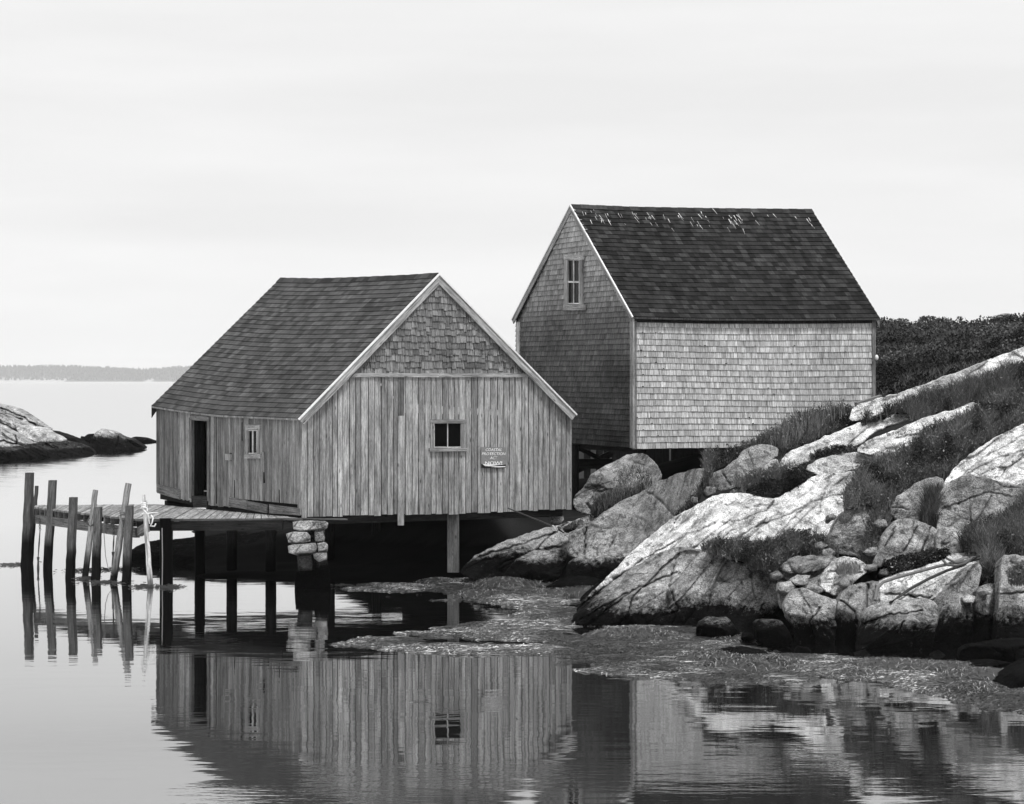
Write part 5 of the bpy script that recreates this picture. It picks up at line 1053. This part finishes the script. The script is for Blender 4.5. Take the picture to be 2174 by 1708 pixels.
n = 330000; q = rng.uniform((-6, 32), (13, 56.5), (n, 2)); zz = weedh(q[:, 0], q[:, 1]); k = zz > -.014 * rng.random(n) ** 2; q = q[k]; zz = np.clip(zz[k], 0, .06) * .8; n = len(q)
an = rng.normal(.15, .6, n) + 2.2 * (fbm(q[:, 0] / 1.5, q[:, 1] / 1.5, 68, 2) - .5); L = np.where(rng.random(n) < .12, rng.uniform(.2, .45, n), rng.uniform(.03, .12, n)); wd = rng.uniform(.003, .009, n)
base = np.stack([q[:, 0], q[:, 1], zz + .004], -1); D = np.stack([np.cos(an) * L, np.sin(an) * L, rng.uniform(-.004, .012, n)], -1); Sd = np.stack([-np.sin(an) * wd, np.cos(an) * wd, rng.uniform(-.3, 1, n) * wd], -1)
V = np.stack([base - Sd, base + Sd, base + D * .5 + Sd + np.array([0, 0, .012]), base + D * .5 - Sd + np.array([0, 0, .012]), base + D + Sd * .3, base + D - Sd * .3], 1).reshape(-1, 3)
kk = np.arange(n)[:, None] * 6; lum = fbm(q[:, 0] / 1.2, q[:, 1] / 1.6, 69, 4); a_ = np.clip((lum - .38) * 4.5, .12, 1.1) * rng.uniform(.5, 1.6, n) * rng.choice([.03, .09, .24, .5], n, p=[.36, .34, .22, .08])
mb.add(V, np.concatenate([kk + [0, 1, 2, 3], kk + [3, 2, 4, 5]]), None, np.repeat(a_, 6))
# heaped tufts of stranded weed
for (px, py, rx, hz, nb) in ((1070, 1246, .9, .28, 900), (1130, 1240, .8, .2, 500), (930, 1236, .5, .12, 300), (1240, 1262, .9, .22, 600), (1240, 1322, .7, .12, 400), (1340, 1352, .9, .22, 900), (1400, 1354, .6, .14, 500), (1560, 1362, .5, .14, 350), (1600, 1410, 1.0, .16, 900), (1520, 1404, .8, .2, 700), (1650, 1412, .4, .18, 400), (1900, 1420, 1.2, .16, 900), (2010, 1424, 1.0, .15, 800), (1830, 1428, .9, .1, 500), (2070, 1470, .6, .2, 700), (2090, 1440, .9, .18, 600), (1300, 1240, .7, .15, 300), (1180, 1262, .8, .15, 500), (1030, 1262, .8, .1, 300)):
    c = wat(px, py); th = rng.uniform(0, 2 * math.pi, nb); rad = rng.random(nb) ** .6; hz = hz * .7
    b = c + np.stack([np.cos(th) * rad * rx, np.sin(th) * rad * rx * 1.1, hz * (1 - rad ** 2)], -1); ta = th + rng.normal(0, 1.0, nb) + .6; d = np.stack([np.cos(ta) * .2, np.sin(ta) * .2, -hz * rad * .8 * np.cos(ta - th) - .01], -1) * rng.uniform(.3, 1.4, (nb, 1)); s_ = np.stack([-np.sin(ta), np.cos(ta), np.zeros(nb)], -1) * .006
    V = np.stack([b - s_, b + s_, b + d * .5 + s_ + [0, 0, .03], b + d * .5 - s_ + [0, 0, .03], b + d + s_ * .3, b + d - s_ * .3], 1).reshape(-1, 3); kk = np.arange(nb)[:, None] * 6
    mb.add(V, np.concatenate([kk + [0, 1, 2, 3], kk + [3, 2, 4, 5]]), None, np.repeat(rng.choice([.02, .06, .14, .32], nb, p=[.35, .3, .22, .13]), 6))
    m_ = 14; g = np.linspace(0, 2 * math.pi, m_, endpoint=False); ring = [c + np.array([math.cos(t) * rx * (.8 + .3 * random.random()), math.sin(t) * rx * (.8 + .3 * random.random()), -.03]) for t in g] + [c + np.array([math.cos(t) * rx * .5, math.sin(t) * rx * .55, hz * .75]) for t in g] + [c + [0, 0, hz * .95]]
    mb.add(ring, [[t, (t + 1) % m_, m_ + (t + 1) % m_, m_ + t] for t in range(m_)] + [[m_ + t, m_ + (t + 1) % m_, 2 * m_, m_ + t] for t in range(m_)], None, .03)
mb.build('floating_weed', WEED, kind='stuff', label='pale matted seaweed floating and stranded along the foot of the rocks', category='seaweed')
# small rafts of weed at the piles
mb = MB()
for px, py, rx in ((30, 1200, .3), (185, 1229, .2), (225, 1238, .45), (306, 1247, .22), (250, 1210, .5), (180, 1213, .4), (360, 1248, .25)):
    c = wat(px, py); nb = 160; th = rng.uniform(0, 6.28, nb); b = c + np.stack([rng.normal(0, rx * .6, nb), rng.normal(0, .25, nb), rng.uniform(.004, .03, nb)], -1); d = np.stack([np.cos(th) * .08, np.sin(th) * .08, np.full(nb, .012)], -1); s_ = np.array([0, .02, .006])
    V = np.stack([b - s_, b + s_, b + d + s_, b + d - s_], 1).reshape(-1, 3); mb.add(V, np.arange(nb)[:, None] * 4 + [0, 1, 2, 3], None, .03)
mb.build('weed_raft', WEED, kind='stuff', label='thin dark strips of weed drifting round the wharf piles', category='seaweed')
# ================================================================== stone pier
pier = thing('stone_pier', tuple(at(655, 1245, 52.7)), 'stacked rough granite blocks holding up the near left corner of the board shed', 'stone pier')
for i, (poly, Y, al_) in enumerate([([(621, 1108), (640, 1106), (690, 1106), (697, 1111), (695, 1121), (680, 1123), (640, 1128), (623, 1124)], 52.45, .36), ([(607, 1134), (622, 1129), (652, 1130), (660, 1138), (659, 1150), (640, 1154), (612, 1153)], 52.4, .3), ([(667, 1129), (686, 1127), (689, 1140), (687, 1150), (669, 1150)], 52.5, .36),
      ([(611, 1160), (624, 1155), (670, 1153), (673, 1162), (671, 1172), (622, 1177), (613, 1174)], 52.35, .4), ([(672, 1154), (690, 1151), (696, 1156), (695, 1168), (675, 1172)], 52.4, .42), ([(664, 1175), (680, 1173), (694, 1174), (694, 1186), (676, 1193), (667, 1186)], 52.4, .3),
      ([(630, 1180), (661, 1179), (664, 1196), (662, 1212), (633, 1212)], 52.5, .06), ([(628, 1212), (700, 1204), (702, 1250), (625, 1255)], 52.6, .05), ([(668, 1192), (694, 1190), (698, 1206), (668, 1212)], 52.6, .06), ([(667, 1124), (688, 1123), (688, 1128), (668, 1129)], 52.6, .25), ([(655, 1135), (668, 1135), (668, 1152), (655, 1152)], 52.9, .1)]):
    mb = MB(); rock_mesh(mb, poly, Y - .55, T=.07, gy=-.001, res=1.3, w=3, facets=0, sharp=True, amp=.03, alb=al_ * 1.0, tide=.5, edge=.45, seed=200 + i, depth=.5); mb.build('stone', GRAN, pier, smooth=True)
# ================================================================== rocks' ropes, cable, plank
tubes('old_rope', ROPE, [[at(x, y, Y) for x, y, Y in ((2078, 1182, 42.3), (2050, 1184, 41.7), (2022, 1196, 41.5), (1990, 1203, 41.5), (1950, 1214, 41.5), (1905, 1226, 41.4), (1875, 1236, 41.3), (1862, 1250, 41.2), (1858, 1275, 41.0))]], .028, .16, 'upper old rope draped over the granite slab at right', 'rope', n=8)
tubes('old_rope', ROPE, [[at(x, y, Y) for x, y, Y in ((2080, 1186, 42.2), (2066, 1190, 41.8), (2046, 1200, 41.4), (2010, 1212, 41.4), (1970, 1230, 41.3), (1930, 1252, 41.2), (1908, 1268, 41.0), (1890, 1280, 40.6))]], .026, .05, 'lower dark old rope running down the granite slab', 'rope', n=8)
tubes('old_rope', ROPE, [[at(x, y, Y) for x, y, Y in ((2002, 1190, 41.6), (2012, 1200, 41.3), (2030, 1202, 41.3), (2050, 1196, 41.3), (2064, 1184, 41.5))], [at(x, y, Y) for x, y, Y in ((2010, 1186, 41.6), (2030, 1196, 41.3), (2056, 1190, 41.4), (2072, 1184, 41.9))]], .022, .1, 'knotted loops of old rope where the two ropes cross', 'rope', n=8)
tubes('steel_cable', METAL, [[gp.at(1078, 1079, .04), at(1120, 1096, 54.6), at(1150, 1108, 54.2), at(1183, 1122, 53.8), at(1178, 1132, 53.7)]], .016, .03, 'thin dark cable running from the shed foot to the ledge', 'cable')
tubes('rope_knot', ROPE, [[at(1178 + 5 * math.cos(k), 1122 + 6 * math.sin(k * 1.7), 53.7 - .03 * math.sin(k)) for k in np.linspace(0, 12, 26)]], .012, .5, 'pale rope knot tied on the ledge below the shed corner', 'rope')
mb = MB(); mb.beam(at(1818, 862, 59.0), at(1870, 846, 59.4), .12, .17, alb=.2); mb.build('old_timber', WOOD, label='short grey timber lying against the far corner of the shingled shed', category='timber')
mb = MB(); a, b = at(1480, 1038, 55), at(1513, 1010, 55.6); mb.qbox(at(1478, 1040, 55), at(1484, 1042, 55), at(1515, 1011, 55.4), at(1513, 1010, 55.4), (0, .03, 0), .3); mb.build('broken_board', WOOD, label='thin splintered pale board sticking up behind the split boulder', category='board')
# ================================================================== haze over the bay
m = bpy.data.materials.new('haze'); m.use_nodes = True; t = m.node_tree; t.nodes.clear(); o = N(t, 'ShaderNodeOutputMaterial'); v = N(t, 'ShaderNodeVolumePrincipled')
v.inputs['Color'].default_value = (.93, .93, .93, 1); v.inputs['Density'].default_value = .00008; v.inputs['Anisotropy'].default_value = 0
t.links.new(v.outputs[0], o.inputs['Volume'])
mb = MB(); x0, x1, y0, y1, z0, z1 = -5200, 5200, -80, 9700, -3.2, 90
mb.add([(x0, y0, z0), (x1, y0, z0), (x1, y1, z0), (x0, y1, z0), (x0, y0, z1), (x1, y0, z1), (x1, y1, z1), (x0, y1, z1)], [[0, 3, 2, 1], [4, 5, 6, 7], [0, 1, 5, 4], [1, 2, 6, 5], [2, 3, 7, 6], [3, 0, 4, 7]])
mb.build('haze', m, kind='stuff')
